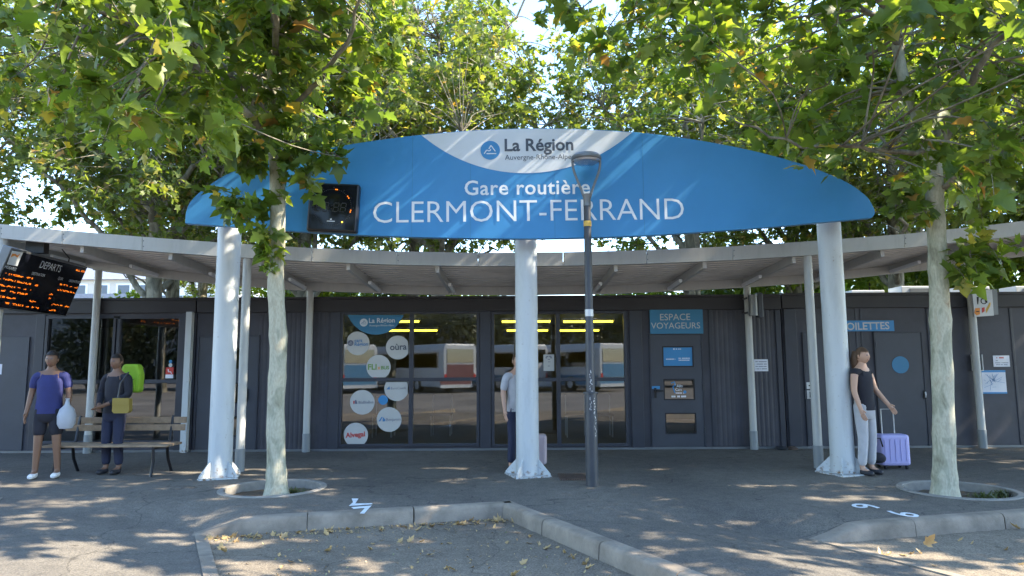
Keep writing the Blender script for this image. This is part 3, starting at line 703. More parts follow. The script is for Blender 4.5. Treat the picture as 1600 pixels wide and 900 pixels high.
m = MB(); a = rect(-8, 569, 4, 585); m.box((a[0], YF - .03, a[2]), (a[1], YF - .0255, a[3]), 'paper'); tag(m.build('paper_notice'), 'small white paper at the left edge on the cabin door', 'notice', 'paper notices on the dark cabins')
m = MB(); a = onY(266, 578, YF - .036); m.box((fx(260), a.y, fz(266, 585)), (fx(272), a.y - .003, fz(266, 574)), 'red'); m.box((fx(260), a.y, fz(266, 591)), (fx(272), a.y - .003, fz(266, 585.2)), 'paper'); m.disc((fx(267), a.y - .004, fz(266, 570.5)), .035, 'sticker'); m.disc((fx(267), a.y - .004, fz(266, 565)), .03, 'blue')
m.tube([(fx(264), a.y - .005, fz(266, 577)), (fx(264.5), a.y - .005, fz(266, 581)), (fx(268), a.y - .005, fz(266, 581)), (fx(269.5), a.y - .005, fz(266, 584))], .008, 'textwhite', 5)
tag(m.build('window_sticker'), 'red and white wheelchair sticker low on the left cabin window', 'sticker')

w1 = rect(533, 487, 749, 697); w2 = rect(768, 487, 983, 697); d1 = rect(313, 527, 398, 700); d2 = rect(1016, 523, 1101, 698)
v1 = [rect(357, y0, 375, y1) for y0, y1 in ((544, 577), (598, 630), (650, 682))]
v2 = [rect(1034, 541, 1084, 573.5), rect(1036, 592, 1086, 625), rect(1038.5, 645, 1088.5, 678)]
cabB = cabin('ticket_cabin', 'dark grey glazed travel centre cabin with two large windows behind the columns', XB + .02, XC, ZR, [w1, w2] + v1 + v2)
W1 = window(cabB, w1, (fx(642.5),), (fz(640, 593),)); W2 = window(cabB, w2, (fx(872.5),), (fz(870, 593),))
for a, b, d in ((515, 531, .05), (750, 767, .04), (985, 1004, .045), (1110, 1116, .02)): post(cabB, fx(a), fx(b), .036, ZR - .252, d)
ribs(cabB, fx(402), fx(513), .037, ZR - .26); ribs(cabB, fx(1118), fx(1214), .037, ZR - .26); post(cabB, fx(1215), fx(1223), .036, ZR - .252, .03)
def door_leaf(parent, R, holes, hinge_right, name='door'):
    mb = wall_cells(R[0], R[1], .037, R[3], holes, YF - .022, .02, 'clad_door'); o = mb.build(name, parent)
    m = MB(); t = .03
    for a, b in (((R[0] - t, .036), (R[0] - .004, R[3] + t)), ((R[1] + .004, .036), (R[1] + t, R[3] + t)), ((R[0] - .004, R[3] + .004), (R[1] + .004, R[3] + t))): m.box((a[0], YF - .034, a[1]), (b[0], YF - .0005, b[1]), 'clad_frame')
    m.build('door_frame', o)
    m = MB(); hx = R[1] + .004 if hinge_right else R[0] - .004
    for z in (.28, 1.05, 1.8): m.tube([(hx, YF - .04, z), (hx, YF - .04, z + .1)], .011, 'dark_metal', 8)
    m.build('hinge', o); return o
D1 = door_leaf(cabB, d1, v1, False)
D2 = door_leaf(cabB, d2, v2, True)
for v in v1: vision(cabB, v)
for v in v2: vision(cabB, v)
m = MB(); a = onY(1024, 613, YF - .03); m.box((a.x - .025, a.y - .012, a.z - .1), (a.x + .02, a.y + .008, a.z + .08), 'black'); m.tube([(a.x, a.y - .012, a.z + .03), (a.x, a.y - .06, a.z + .03), (a.x + .12, a.y - .065, a.z + .03)], .011, 'black', 8); m.build('handle', D2)
m = MB(); a = onY(1025, 605.5, YF - .03); m.box((a.x - .075, a.y - .004, a.z - .025), (a.x + .07, a.y + .006, a.z + .025), 'blue'); m.build('handle_tag', D2)
m = MB(); a = onY(385, 616, YF - .03); m.box((a.x - .03, a.y - .03, a.z - .12), (a.x + .03, a.y + .006, a.z + .1), 'black'); m.tube([(a.x, a.y - .03, a.z + .03), (a.x - .1, a.y - .06, a.z + .03)], .012, 'black', 8); m.build('handle', D1)
# vision panel contents of the second door
m = MB(); R = v2[0]; y = YF - .0045; m.box((R[0] + .023, y - .002, R[2] + .023), (R[1] - .023, y, R[3] - .023), 'blue')
def rt(R, u0, u1, v): return Vector((R[0] + (R[1] - R[0]) * u0, y - .002, R[2] + (R[3] - R[2]) * v)), Vector((R[0] + (R[1] - R[0]) * u1, y - .002, R[2] + (R[3] - R[2]) * v))
m.disc((R[0] + (R[1] - R[0]) * .38, y - .004, R[2] + (R[3] - R[2]) * .86), .016, 'textwhite', n=14)
def scribble(mb, R, lines, yy, m_, rng):
    """unreadable small print: rows of short strokes"""
    for u0, u1, v, h in lines:
        u = u0
        while u < u1:
            wd = rng.uniform(.02, .06); 
            if rng.random() > .12: mb.box((R[0] + (R[1] - R[0]) * u, yy - .0012, R[2] + (R[3] - R[2]) * (v - h / 2)), (R[0] + (R[1] - R[0]) * min(u + wd * .8, u1), yy - .0002, R[2] + (R[3] - R[2]) * (v + h / 2)), m_)
            u += wd
scribble(m, R, [(.44, .62, .86, .04), (.12, .42, .38, .05), (.52, .88, .42, .045), (.52, .88, .33, .045)], y - .0022, 'textwhite', random.Random(2)); tag(m.build('opening_hours_poster'), 'blue opening hours poster in the top door panel under the travellers sign', 'poster')
m = MB(); R = v2[1]
for s, u0, u1, v in (('Allo', .42, .62, .60), ('Cars', .38, .58, .44)): a, b = rt(R, u0, u1, v); put_text(m, s, a, b, 'textwhite', weight=.01)
scribble(m, R, [(.36, .66, .33, .05), (.25, .72, .17, .08)], y - .001, 'textwhite', random.Random(4))
m.tube([(R[0] + (R[1] - R[0]) * a, y - .004, R[2] + (R[3] - R[2]) * b) for a, b in ((.25, .8), (.36, .86), (.38, .7), (.3, .62), (.33, .5), (.36, .34))], .012, 'blue', 6); m.disc((R[0] + (R[1] - R[0]) * .68, y - .004, R[2] + (R[3] - R[2]) * .38), .028, 'blue', n=16)
tag(m.build('door_sticker'), 'blue and white hotline sticker on the middle door panel', 'sticker')
# plate signs
def plate_sign(name, label, R, lines, col, depth=.03, cat='sign', weight=0):
    x0, x1, z0, z1 = R; t = thing(name, label, cat, ((x0 + x1) / 2, YF - depth - .03, z0))
    yy = YF - .036 - depth; m = MB(); m.box((x0, yy, z0), (x1, YF - .037, z1), col); m.build('plate', t)
    m = MB()
    for s, a, b in lines: put_text(m, s, onY(*a, yy), onY(*b, yy), 'sticker', weight=weight, lift=.003)
    m.build('lettering', t)
plate_sign('door_sign', 'blue plate reading ESPACE VOYAGEURS above the right hand door', rect(1014, 484.5, 1097.5, 521.5), [('ESPACE', (1031.5, 500.5), (1078.5, 500)), ('VOYAGEURS', (1017.5, 513.5), (1094, 513))], 'blue_dark')
for k, (a, b, yy) in enumerate(((782, 862, 13.7), (878, 960, 13.7), (790, 858, 16.3), (868, 938, 16.3), (615, 657, 13.7), (598, 685, 16.3))):
    py = 503 if yy < 15 else 517; p = onY(a, py, yy); q = onY(b, py - 1, yy); z = (p.z + q.z) / 2 + .02; m = MB()
    m.box((p.x, yy - .06, z), (q.x, yy + .06, z + .05), 'fixture'); o = m.build('ceiling_light', cabB); m = MB(); m.tube([(p.x + .03, yy, z - .02), (q.x - .03, yy, z - .02)], .022, 'tube', 10); m.build('light_tube', o)
for px, yy in ((600, 14.6), (628, 14.6), (690, 14.8), (900, 14.4), (940, 14.4)):   # waiting chairs inside
    a = onY(px, 660, yy).x; t = thing('waiting_chair', 'grey metal legged chair inside the travel centre', 'chair', (a, yy, .04), 'chairs inside the travel centre')
    m = MB(); m.box((a - .22, yy - .22, .46), (a + .22, yy + .22, .5), 'dark_metal'); m.build('seat', t); m = MB(); m.box((a - .22, yy + .2, .55), (a + .22, yy + .23, .9), 'dark_metal'); m.build('backrest', t)
    for sx in (-.2, .2):
        for sy in (-.2, .2): m = MB(); m.tube([(a + sx, yy + sy, .041), (a + sx, yy + sy, .46 if sy < 0 else .88)], .013, 'light_metal', 6); m.build('leg', t)
# stickers on the first window
YG = YF + .012
def sticker(cx, cy, r, label, clip=None, texts=(), base='sticker', shapes=()):
    n = 44; pts = []
    for k in range(n):
        x = cx + r * math.cos(2 * PI * k / n); yv = cy + r * math.sin(2 * PI * k / n)
        if clip: x = min(max(x, clip[0]), clip[2]); yv = min(max(yv, clip[1]), clip[3])
        pts.append(onY(x, yv, YG))
    m = MB(); m.poly(pts, base)
    for s, a, b, mm, wg in texts: put_text(m, s, onY(*a, YG), onY(*b, YG), mm, weight=wg, lift=.003)
    for poly, mm in shapes: m.poly([onY(*q, YG - .003) for q in poly], mm)
    return m
P0 = (542.5, 492, 637.5, 589.5); P1 = (537, 597, 637, 695)
def st(m, label): tag(m.build('round_sticker'), label, 'sticker', 'round operator stickers on the travel centre window')
m = sticker(587, 477, 46, '', (P0[0], P0[1], P0[2], 560), [('La Région', (576.5, 504.5), (617, 503.8), 'signwhite', .02), ('Auvergne-Rhône-Alpes', (577, 510), (616, 509.5), 'signwhite', 0)], 'blue_dark'); region_logo(m, 568.5, 504, 6.2, YG, 'signwhite', 'blue_dark', .004); st(m, 'large blue half round region sticker at the top of the window')
m = sticker(559, 536.5, 18.5, '', P0, [('cars', (554, 534.5), (566, 534.2), 'ink_blue', .02), ('Région', (554, 540.5), (575, 540), 'ink_blue', .02)]); region_logo(m, 547.8, 536, 4.6, YG, 'ink', 'sticker', .004); st(m, 'white round sticker with blue cars and region lettering, upper left of the window')
m = sticker(621.5, 543, 18.5, '', P0, [('oùra', (609.5, 547), (635.5, 546), 'textdark', .02)]); st(m, 'white round sticker with dark four letter logo beside the mullion')
m = sticker(591.5, 573.5, 19, '', P0, [('FLI', (575, 577.5), (588.5, 577.3), 'ink_green', .03), ('X', (589.5, 577.3), (594.5, 577.2), 'ink_orange', .03), ('BUS', (595.5, 577.2), (608, 577), 'ink_green', .03)]); st(m, 'white round sticker with green and orange capital lettering in the middle')
m = sticker(619.5, 607.5, 19, '', P1, [('EuroCoach', (611, 608.5), (634, 607.8), 'ink', .0)], shapes=[([(603.5, 608.5), (608.5, 603.5), (609.5, 608.5)], 'ink_blue')]); st(m, 'white round sticker just under the transom bar, cut flat on top')
m = sticker(566, 628.5, 19.3, '', P1, [('BlaBlaBus', (560.5, 631), (583.5, 630), 'ink', .0)], shapes=[([(552, 626.5), (554, 626.5), (554, 631), (552, 631)], 'ink_red'), ([(554.6, 625), (556.8, 625), (558.5, 631), (554.6, 631)], 'ink')]); st(m, 'white round sticker with red and black mark, left below the transom')
m = sticker(608, 655.5, 19.3, '', P1, [('Benjamin', (603.5, 658), (626, 657), 'ink', .0)], shapes=[([(591.5, 658.5), (596, 651.5), (598, 651.5), (594, 658.5)], 'ink_blue'), ([(597.5, 658.5), (598.5, 651.5), (602.5, 656.5), (601, 658.5)], 'ink_blue')]); st(m, 'white round sticker with two blue slanted shapes, low right')
m = sticker(556, 679.5, 19, '', P1, [('Alvegal', (540, 684), (570.5, 681.5), 'ink_red', .03)]); st(m, 'white round sticker with red old style lettering in the bottom left corner')
m = sticker(598.5, 625, 7.5, '', P1, base='blue'); st(m, 'small blue round sticker between the larger white ones')
m = MB(); a = onY(849, 554, YG); b = onY(866, 579.5, YG); m.box((a.x, YG - .003, b.z), (b.x, YG, a.z), 'sticker'); Rr = (a.x, b.x, b.z, a.z); scribble(m, Rr, [(.25, .75, .88, .08), (.2, .35, .8, .08), (.65, .8, .8, .08), (.4, .6, .7, .06), (.35, .65, .55, .05), (.4, .6, .3, .04)], YG - .003, 'ink', random.Random(5)); tag(m.build('paper_notice'), 'grey printed sheet on the glass right of the middle column', 'notice', 'paper notices on the dark cabins')

# right cabin
v3 = rect(1040, 0, 1, 1)
cabC = cabin('toilet_cabin', 'dark grey cabin with toilet doors on the right behind the tree', XC + .02, XD, ZR + .02, [])
post(cabC, fx(1228), fx(1247), .036, ZR - .24, .045); post(cabC, fx(1454), fx(1462), .036, ZR - .24, .02); post(cabC, fx(1585), fx(1589), .036, ZR - .24, .012); post(cabC, fx(1341), fx(1344), .036, ZR - .24, .01); post(cabC, fx(1349), fx(1352), .036, ZR - .24, .01)
D3 = door_leaf(cabC, rect(1255, 522, 1335, 696), [], True); D4 = door_leaf(cabC, rect(1366, 520.5, 1450, 696), [], False)
m = MB(); a = onY(1264, 602.5, YF - .024); m.box((a.x - .045, a.y - .008, a.z - .06), (a.x + .035, a.y, a.z + .06), 'plate'); m.tube([(a.x, a.y - .02, a.z), (a.x, a.y, a.z)], .012, 'black', 8); m.build('lock_plate', D3)
m = MB(); a = onY(1267, 616.5, YF - .024); m.box((a.x - .1, a.y - .008, a.z - .075), (a.x + .1, a.y, a.z + .075), 'plate'); m.tube([(a.x - .02, a.y - .03, a.z - .05), (a.x - .02, a.y - .04, a.z), (a.x - .02, a.y - .03, a.z + .05)], .016, 'dark_metal', 8); m.build('handle', D3)
m = MB(); a = onY(1444.5, 616.5, YF - .024); m.box((a.x - .025, a.y - .01, a.z - .075), (a.x + .025, a.y, a.z + .075), 'black'); m.tube([(a.x, a.y - .03, a.z - .05), (a.x, a.y - .04, a.z), (a.x, a.y - .03, a.z + .05)], .012, 'light_metal', 8); m.build('handle', D4)
plate_sign('door_sign', 'long blue plate reading TOILETTES beside the right column', rect(1308, 501.5, 1394.5, 517.5), [('TOILETTES', (1313, 515.8), (1390, 514))], 'blue', weight=.02)
m = MB(); a = onY(1407, 570, YF - .03); m.disc(a, .155, 'blue_dark'); m.disc(a + Vector((0, .005, 0)), .158, 'black'); tag(m.build('round_door_sign'), 'round dark blue sign on the right toilet door', 'sign')
def notice(R_px, label, lines, frame=None):
    R = rect(*R_px); m = MB(); m.box((R[0], YF - .006, R[2]), (R[1], YF - .0015, R[3]), 'paper'); scribble(m, R, lines, YF - .006, 'ink', random.Random(int(R_px[0]))); return m, R
m, R = notice((1177.5, 561.5, 1200, 580), '', [(.1, .9, .8, .07), (.1, .9, .6, .07), (.1, .9, .4, .07), (.1, .9, .2, .07)]); 
for v in m.v[:]: pass
o = tag(m.build('paper_notice'), 'white four line notice taped to ribbed wall right of the door', 'notice', 'paper notices on the dark cabins'); o.location.y = -.012
m, R = notice((1551, 555.5, 1578, 573), '', [(.15, .3, .55, .06), (.1, .9, .35, .06), (.15, .85, .18, .06)]); scribble(m, R, [(.2, .25, .8, .1), (.32, .68, .8, .12)], YF - .006, 'ink_red', random.Random(3)); tag(m.build('paper_notice'), 'white notice with red heading above the map on the right', 'notice', 'paper notices on the dark cabins')
R = rect(1532, 578.5, 1572.5, 615); m = MB(); m.box((R[0], YF - .02, R[2]), (R[1], YF - .0015, R[3]), 'paper'); h = R[3] - R[2]; m.box((R[0], YF - .023, R[3] - h * .09), (R[1], YF - .0205, R[3]), 'blue'); m.box((R[0], YF - .023, R[2]), (R[1], YF - .0205, R[2] + h * .07), 'blue')
rng = random.Random(12)
for k in range(26):
    a = Vector((R[0] + (R[1] - R[0]) * (.4 + rng.gauss(0, .1)), YF - .0215, R[2] + h * (.5 + rng.gauss(0, .1)))); b = a + Vector((rng.gauss(0, .09), 0, rng.gauss(0, .09)))
    b.x = min(max(b.x, R[0] + .03), R[1] - .03); b.z = min(max(b.z, R[2] + .06), R[3] - .06); m.beam(a, b, .0035, .002, 'ink_blue', up=(0, 1, 0))
tag(m.build('map_panel'), 'framed network map with blue edges on the right cabin', 'map')
R = rect(1516.5, 554, 1535, 579.5); m = MB(); m.box((R[0], YF - .03, R[2]), (R[1], YF - .026, R[3]), 'glass'); 
for a in ((R[0], R[0] + .015), (R[1] - .015, R[1])): m.box((a[0], YF - .04, R[2]), (a[1], YF - .0015, R[3]), 'plate')
m.box((R[0] + .016, YF - .04, R[2]), (R[1] - .016, YF - .0015, R[2] + .012), 'plate'); tag(m.build('leaflet_holder'), 'clear plastic leaflet holder behind the right canopy pole', 'leaflet holder')
m = MB(); a = onZ(1217, 701); rng = random.Random(5)
m.lathe((a.x, YF - .18, 0), [(0, .0), (.09, .002), (.11, .03), (.07, .06), (0, .065)], 'dark_metal', 12); m.lathe((a.x + .18, YF - .16, 0), [(0, 0), (.10, .002), (.11, .025), (.06, .05), (0, .052)], 'rust_grate', 12); tag(m.build('rag_heap', smooth=True), 'small crumpled dark rag on the ground against the wall', 'rag')
# rooftop units
def ac_unit(px0, px1, pyt, Y, label, dark=False):
    a = onY(px0, pyt, Y); b = onY(px1, pyt, Y); z0 = ZR + .052; h = a.z - z0; t = thing('air_conditioner', label, 'air conditioner', ((a.x + b.x) / 2, Y, z0), 'air conditioners on the right cabin roof')
    m = MB(); m.box((a.x, Y, z0 + .03), (b.x, Y + .5, a.z), 'plate'); m.build('case', t, bevel=.012)
    m = MB(); w_ = b.x - a.x; m.box((a.x + w_ * .2, Y - .012, z0 + .06), (b.x - .03, Y - .001, a.z - .05), 'black' if dark else 'grey_metal'); m.build('grille', t)
    for x in (a.x + .06, b.x - .06): m = MB(); m.box((x - .03, Y + .02, z0 - .02), (x + .03, Y + .48, z0 + .029), 'dark_metal'); m.build('foot', t)
ac_unit(1330, 1382, 453.5, 14.2, 'low rooftop unit with dark grille right of the right column', True); ac_unit(1408, 1472, 447, 14.0, 'taller rooftop unit just left of the right tree trunk'); ac_unit(1505, 1546, 447.5, 14.0, 'rooftop unit right of the tree trunk behind the canopy pole'); ac_unit(1587, 1640, 447, 14.0, 'rooftop unit cut by the right edge of the photo')
m = MB(); p = onY(345, 452, 14); m.box((onY(325, 460, 14).x, 14, ZR + .031), (onY(385, 460, 14).x, 14.5, ZR + .2), 'plate'); m.tube([(onY(290, 460, 14).x, 13.9, ZR + .04), (onY(300, 455, 14).x, 13.9, ZR + .14), (onY(325, 455, 14).x, 13.9, ZR + .13)], .02, 'black', 6); tag(m.build('roof_box'), 'flat pale roof box with cable above the left column', 'roof box')

# things on the canopy poles
p = onY(1180, 476, YC1 - .12); t = thing('loudspeaker', 'grey box loudspeaker clamped high on the canopy pole right of the door', 'loudspeaker', p)
m = MB(); m.tube([p + Vector((-.04, -.02, -.20)), p + Vector((-.04, -.02, .17))], [.085, .085], 'grey_metal', 16); m.build('horn', t, smooth=True); m = MB(); m.box((p.x + .02, p.y - .10, p.z - .23), (p.x + .09, p.y + .06, p.z + .21), 'dark_metal'); m.box((p.x + .091, p.y - .09, p.z - .22), (p.x + .11, p.y + .05, p.z + .20), 'grey_metal'); m.build('case', t)
m = MB(); m.tube([p + Vector((-.15, .0, .12)), p + Vector((-.15, .18, .12))], .018, 'dark_metal', 8); m.tube([p + Vector((-.15, .0, -.14)), p + Vector((-.15, .18, -.14))], .018, 'dark_metal', 8); m.build('bracket', t)
YT = YC1 - .10; q = [onY(x, y, YT) for x, y in ((1519, 455), (1550, 453), (1553, 493), (1523, 495))]
t = thing('toilet_direction_sign', 'small pale toilet pictogram sign with wheelchair on the right canopy pole', 'sign', sum(q, Vector()) / 4)
m = MB(); m.prism(q, (0, .025, 0), 'light_metal'); m.build('plate', t); m = MB(); m.prism([onY(x, y, YT + .14) for x, y in ((1528, 453), (1558, 451.5), (1560, 491.5), (1532, 493))], (0, .025, 0), 'grey_metal'); m.build('rear_plate', t)
def tp(px, py): return onY(px, py, YT - .003)
m = MB(); m.prism([tp(*c) for c in ((1526, 464), (1529.5, 463.5), (1529.2, 469), (1528.6, 475.5), (1527.2, 475.5), (1526.4, 469))], (0, .002, 0), 'black'); m.disc(tp(1527.8, 461.3), .018, 'black', n=12)
m.tube([tp(1535, 461), tp(1534.5, 467), tp(1539, 467.5), tp(1541, 472.5), tp(1542.5, 472)], .011, 'black', 6); m.tube([tp(1537.5 + 4.6 * math.cos(a), 470 + 4.6 * math.sin(a)) for a in [x * .3 - .2 for x in range(15)]], .008, 'black', 6, False); m.disc(tp(1535.3, 459.3), .016, 'black', n=12)
m.build('pictogram', t)
m = MB(); m.prism([tp(*c) for c in ((1524, 481.5), (1531, 481), (1531.5, 491), (1526, 493), (1522.5, 489))], (0, .002, 0), 'ink_orange'); m.prism([tp(*c) for c in ((1534, 481), (1538.5, 480), (1538.5, 486.5), (1534.5, 489))], (0, .0025, 0), 'red'); m.prism([tp(*c) for c in ((1540, 484), (1546, 473), (1548, 472.5), (1547.5, 478), (1541, 489.5))], (0, .0025, 0), 'yellow_tape'); m.beam(tp(1525, 487) - Vector((0, .003, 0)), tp(1530, 486.5) - Vector((0, .003, 0)), .016, .002, 'black', up=(0, 1, 0)); m.build('arrow_marks', t)

# ------------------------------------------------------------------ lamp post
lb = onZ(925.5, 759); YL = lb.y; x = lb.x
lamp = thing('lamp_post', 'dark slim street lamp with fork shaped head in front of the sign', 'street lamp', (x, YL, 0))
zs = onY(923, 615, YL).z; zt = onY(916, 322, YL).z; zc = onY(913, 304, YL).z; zh = onY(915, 248, YL).z
m = MB(); m.tube([(x, YL, 0), (x, YL, zs)], .079, 'dark_metal', 28); m.lathe((x, YL, zs), [(.079, -.002), (.095, 0), (.095, .02), (.05, .028)], 'dark_metal', 28); m.build('lower_post', lamp, smooth=True)
m = MB(); m.tube([(x, YL, zs), (x, YL, zt)], [.058, .046], 'dark_metal', 24); m.build('upper_post', lamp, smooth=True)
m = MB(); m.tube([(x, YL, zt), (x, YL, zt + .08), (x, YL, zc)], [.05, .047, .066], 'grey_metal', 20); m.build('collar', lamp, smooth=True)
for s in (-1, 1):
    pts = [(x + s * a, YL, zc + (zh - zc) * b) for a, b in ((.045, -.05), (.075, .15), (.125, .42), (.165, .65), (.182, .85), (.178, 1.0))]
    m = MB(); m.tube([Vector(p_) for p_ in catmull(pts, 4)], .017, 'grey_metal', 10); m.build('arm', lamp, smooth=True)
m = MB(); m.lathe((x, YL, zh), [(.185, -.03), (.2, -.012), (.2, .015), (.17, .05), (.09, .068), (0, .072)], 'grey_metal', 36); m.lathe((x, YL, zh), [(.185, -.03), (.0, -.028)], 'fixture', 36); m.build('head', lamp, smooth=True)
m = MB(); m.lathe((x, YL, zh), [(.172, -.032), (.165, -.05), (.11, -.075), (0, -.085)], 'lampglass', 32); m.build('lamp_glass', lamp, smooth=True)
m = MB(); z = onY(917, 350, YL).z; m.lathe((x, YL, z), [(.0515, -.035), (.0525, 0), (.0515, .035)], 'yellow_tape', 24); m.build('tape_band', lamp, smooth=True); m = MB(); z = onY(919, 489, YL).z; m.lathe((x, YL, z), [(.0560, -.045), (.0555, .045)], 'light_metal', 24); m.build('sticker_band', lamp, smooth=True)
m = MB(); rng = random.Random(9)
for (y0, y1, dx) in ((580, 612, 0), (622, 640, -.02), (622, 680, .05)):
    py = y0
    while py < y1:
        zz = onY(922, py, YL).z; r = .0585 if py < 615 else .0805; an = -PI / 2 + (dx / r) + rng.uniform(-.25, .25); c = Vector((x + r * math.cos(an), YL + r * math.sin(an), zz)); n_ = Vector((math.cos(an), math.sin(an), 0)); s_ = Vector((-n_.y, n_.x, 0))
        m.obox(c, (s_ * rng.uniform(.003, .008) + Vector((0, 0, rng.uniform(-.008, .008)))), Vector((0, 0, rng.uniform(.004, .014))), n_ * .0008, 'light_metal'); py += rng.uniform(1.5, 5)
m.build('scratches', lamp)
a = onZ(876, 752); b = onZ(913, 741); m = MB(); m.box((a.x, a.y + .05, .002), (b.x, b.y, .006), 'rust_grate'); nb_ = 12
for k in range(nb_): xx = a.x + (b.x - a.x) * (k + .5) / nb_; m.box((xx - .009, a.y + .055, .0065), (xx + .009, b.y - .005, .02), 'rust_grate')
tag(m.build('drain_grate'), 'rusty rectangular drain grate in the pavement behind the lamp post', 'drain grate')

# ------------------------------------------------------------------ bench
BY = 9.9; bx1 = onY(274, 660, BY).x; bx0 = bx1 - 1.75
bench = thing('park_bench', 'brown slatted bench with dark legs left of the left column', 'bench', ((bx0 + bx1) / 2, BY, 0))
for z, y in ((.735, BY + .32), (.63, BY + .29)): m = MB(); m.box((bx0, y, z - .045), (bx1, y + .03, z + .045), 'wood'); m.build('back_slat', bench, bevel=.006)
for k in range(4): m = MB(); m.box((bx0, BY - .2 + k * .115, .40), (bx1, BY - .11 + k * .115, .43), 'wood'); m.build('seat_slat', bench, bevel=.006)
for xx in (bx0 + .18, bx1 - .2):
    m = MB(); m.tube([(xx, BY - .22, 0), (xx, BY - .17, .2), (xx, BY - .19, .385), (xx, BY + .2, .375), (xx, BY + .27, .45), (xx, BY + .34, .80)], .022, 'black', 8); m.tube([(xx, BY + .36, 0), (xx, BY + .24, .2), (xx, BY + .2, .375)], .022, 'black', 8); m.build('leg', bench, smooth=True)

# ------------------------------------------------------------------ foliage
def fast_mesh(name, V, Fc, m):
    me = bpy.data.meshes.new(name); nv = len(V); nf = len(Fc); k = Fc.shape[1]
    me.vertices.add(nv); me.vertices.foreach_set('co', V.astype(np.float32).ravel()); me.loops.add(nf * k); me.loops.foreach_set('vertex_index', Fc.astype(np.int32).ravel())
    me.polygons.add(nf); me.polygons.foreach_set('loop_start', np.arange(0, nf * k, k, dtype=np.int32)); me.update(calc_edges=True); me.materials.append(MATS[m]); return me
def mirror(h): return h + [(x, -y) for x, y in reversed(h[1:-1])]
OUT_N = mirror([(0, 0), (-.07, .19), (.06, .46), (.20, .29), (.30, .36), (.52, .55), (.55, .27), (.70, .24), (1.02, 0)])
OUT_F = mirror([(0, 0), (.04, .42), (.26, .24), (.54, .46), (.62, .20), (1, 0)])
def leaf_verts(P, N, T, S, outline, rng, curl=.22):
    n = len(P); N = N / np.linalg.norm(N, axis=1, keepdims=True); T = T - N * (T * N).sum(1, keepdims=True); T /= np.linalg.norm(T, axis=1, keepdims=True) + 1e-9; Bv = np.cross(N, T)
    o = np.array([(.32, 0)] + outline); k = len(outline)
    cv = curl * rng.uniform(.2, 2.4, (n, 1)); fold = rng.uniform(-.18, .55, (n, 1))
    oz = -cv * (o[:, 0] ** 2)[None] + fold * np.abs(o[:, 1])[None] + 0.09 * np.sin(o[:, 0] * 9 + o[:, 1] * 7)[None] * rng.uniform(-1, 1, (n, 1))
    wsc = rng.uniform(.85, 1.12, (n, 1))
    V = P[:, None] + S[:, None, None] * (o[:, 0][None, :, None] * T[:, None] + (wsc * o[:, 1][None])[:, :, None] * Bv[:, None] + oz[:, :, None] * N[:, None])
    base = np.arange(n)[:, None, None] * (k + 1); f = np.array([(0, 1 + j, 1 + (j + 1) % k) for j in range(k)])[None]
    return V.reshape(-1, 3), (base + f).reshape(-1, 3)
def norm(v): return v / (np.linalg.norm(v) + 1e-9)
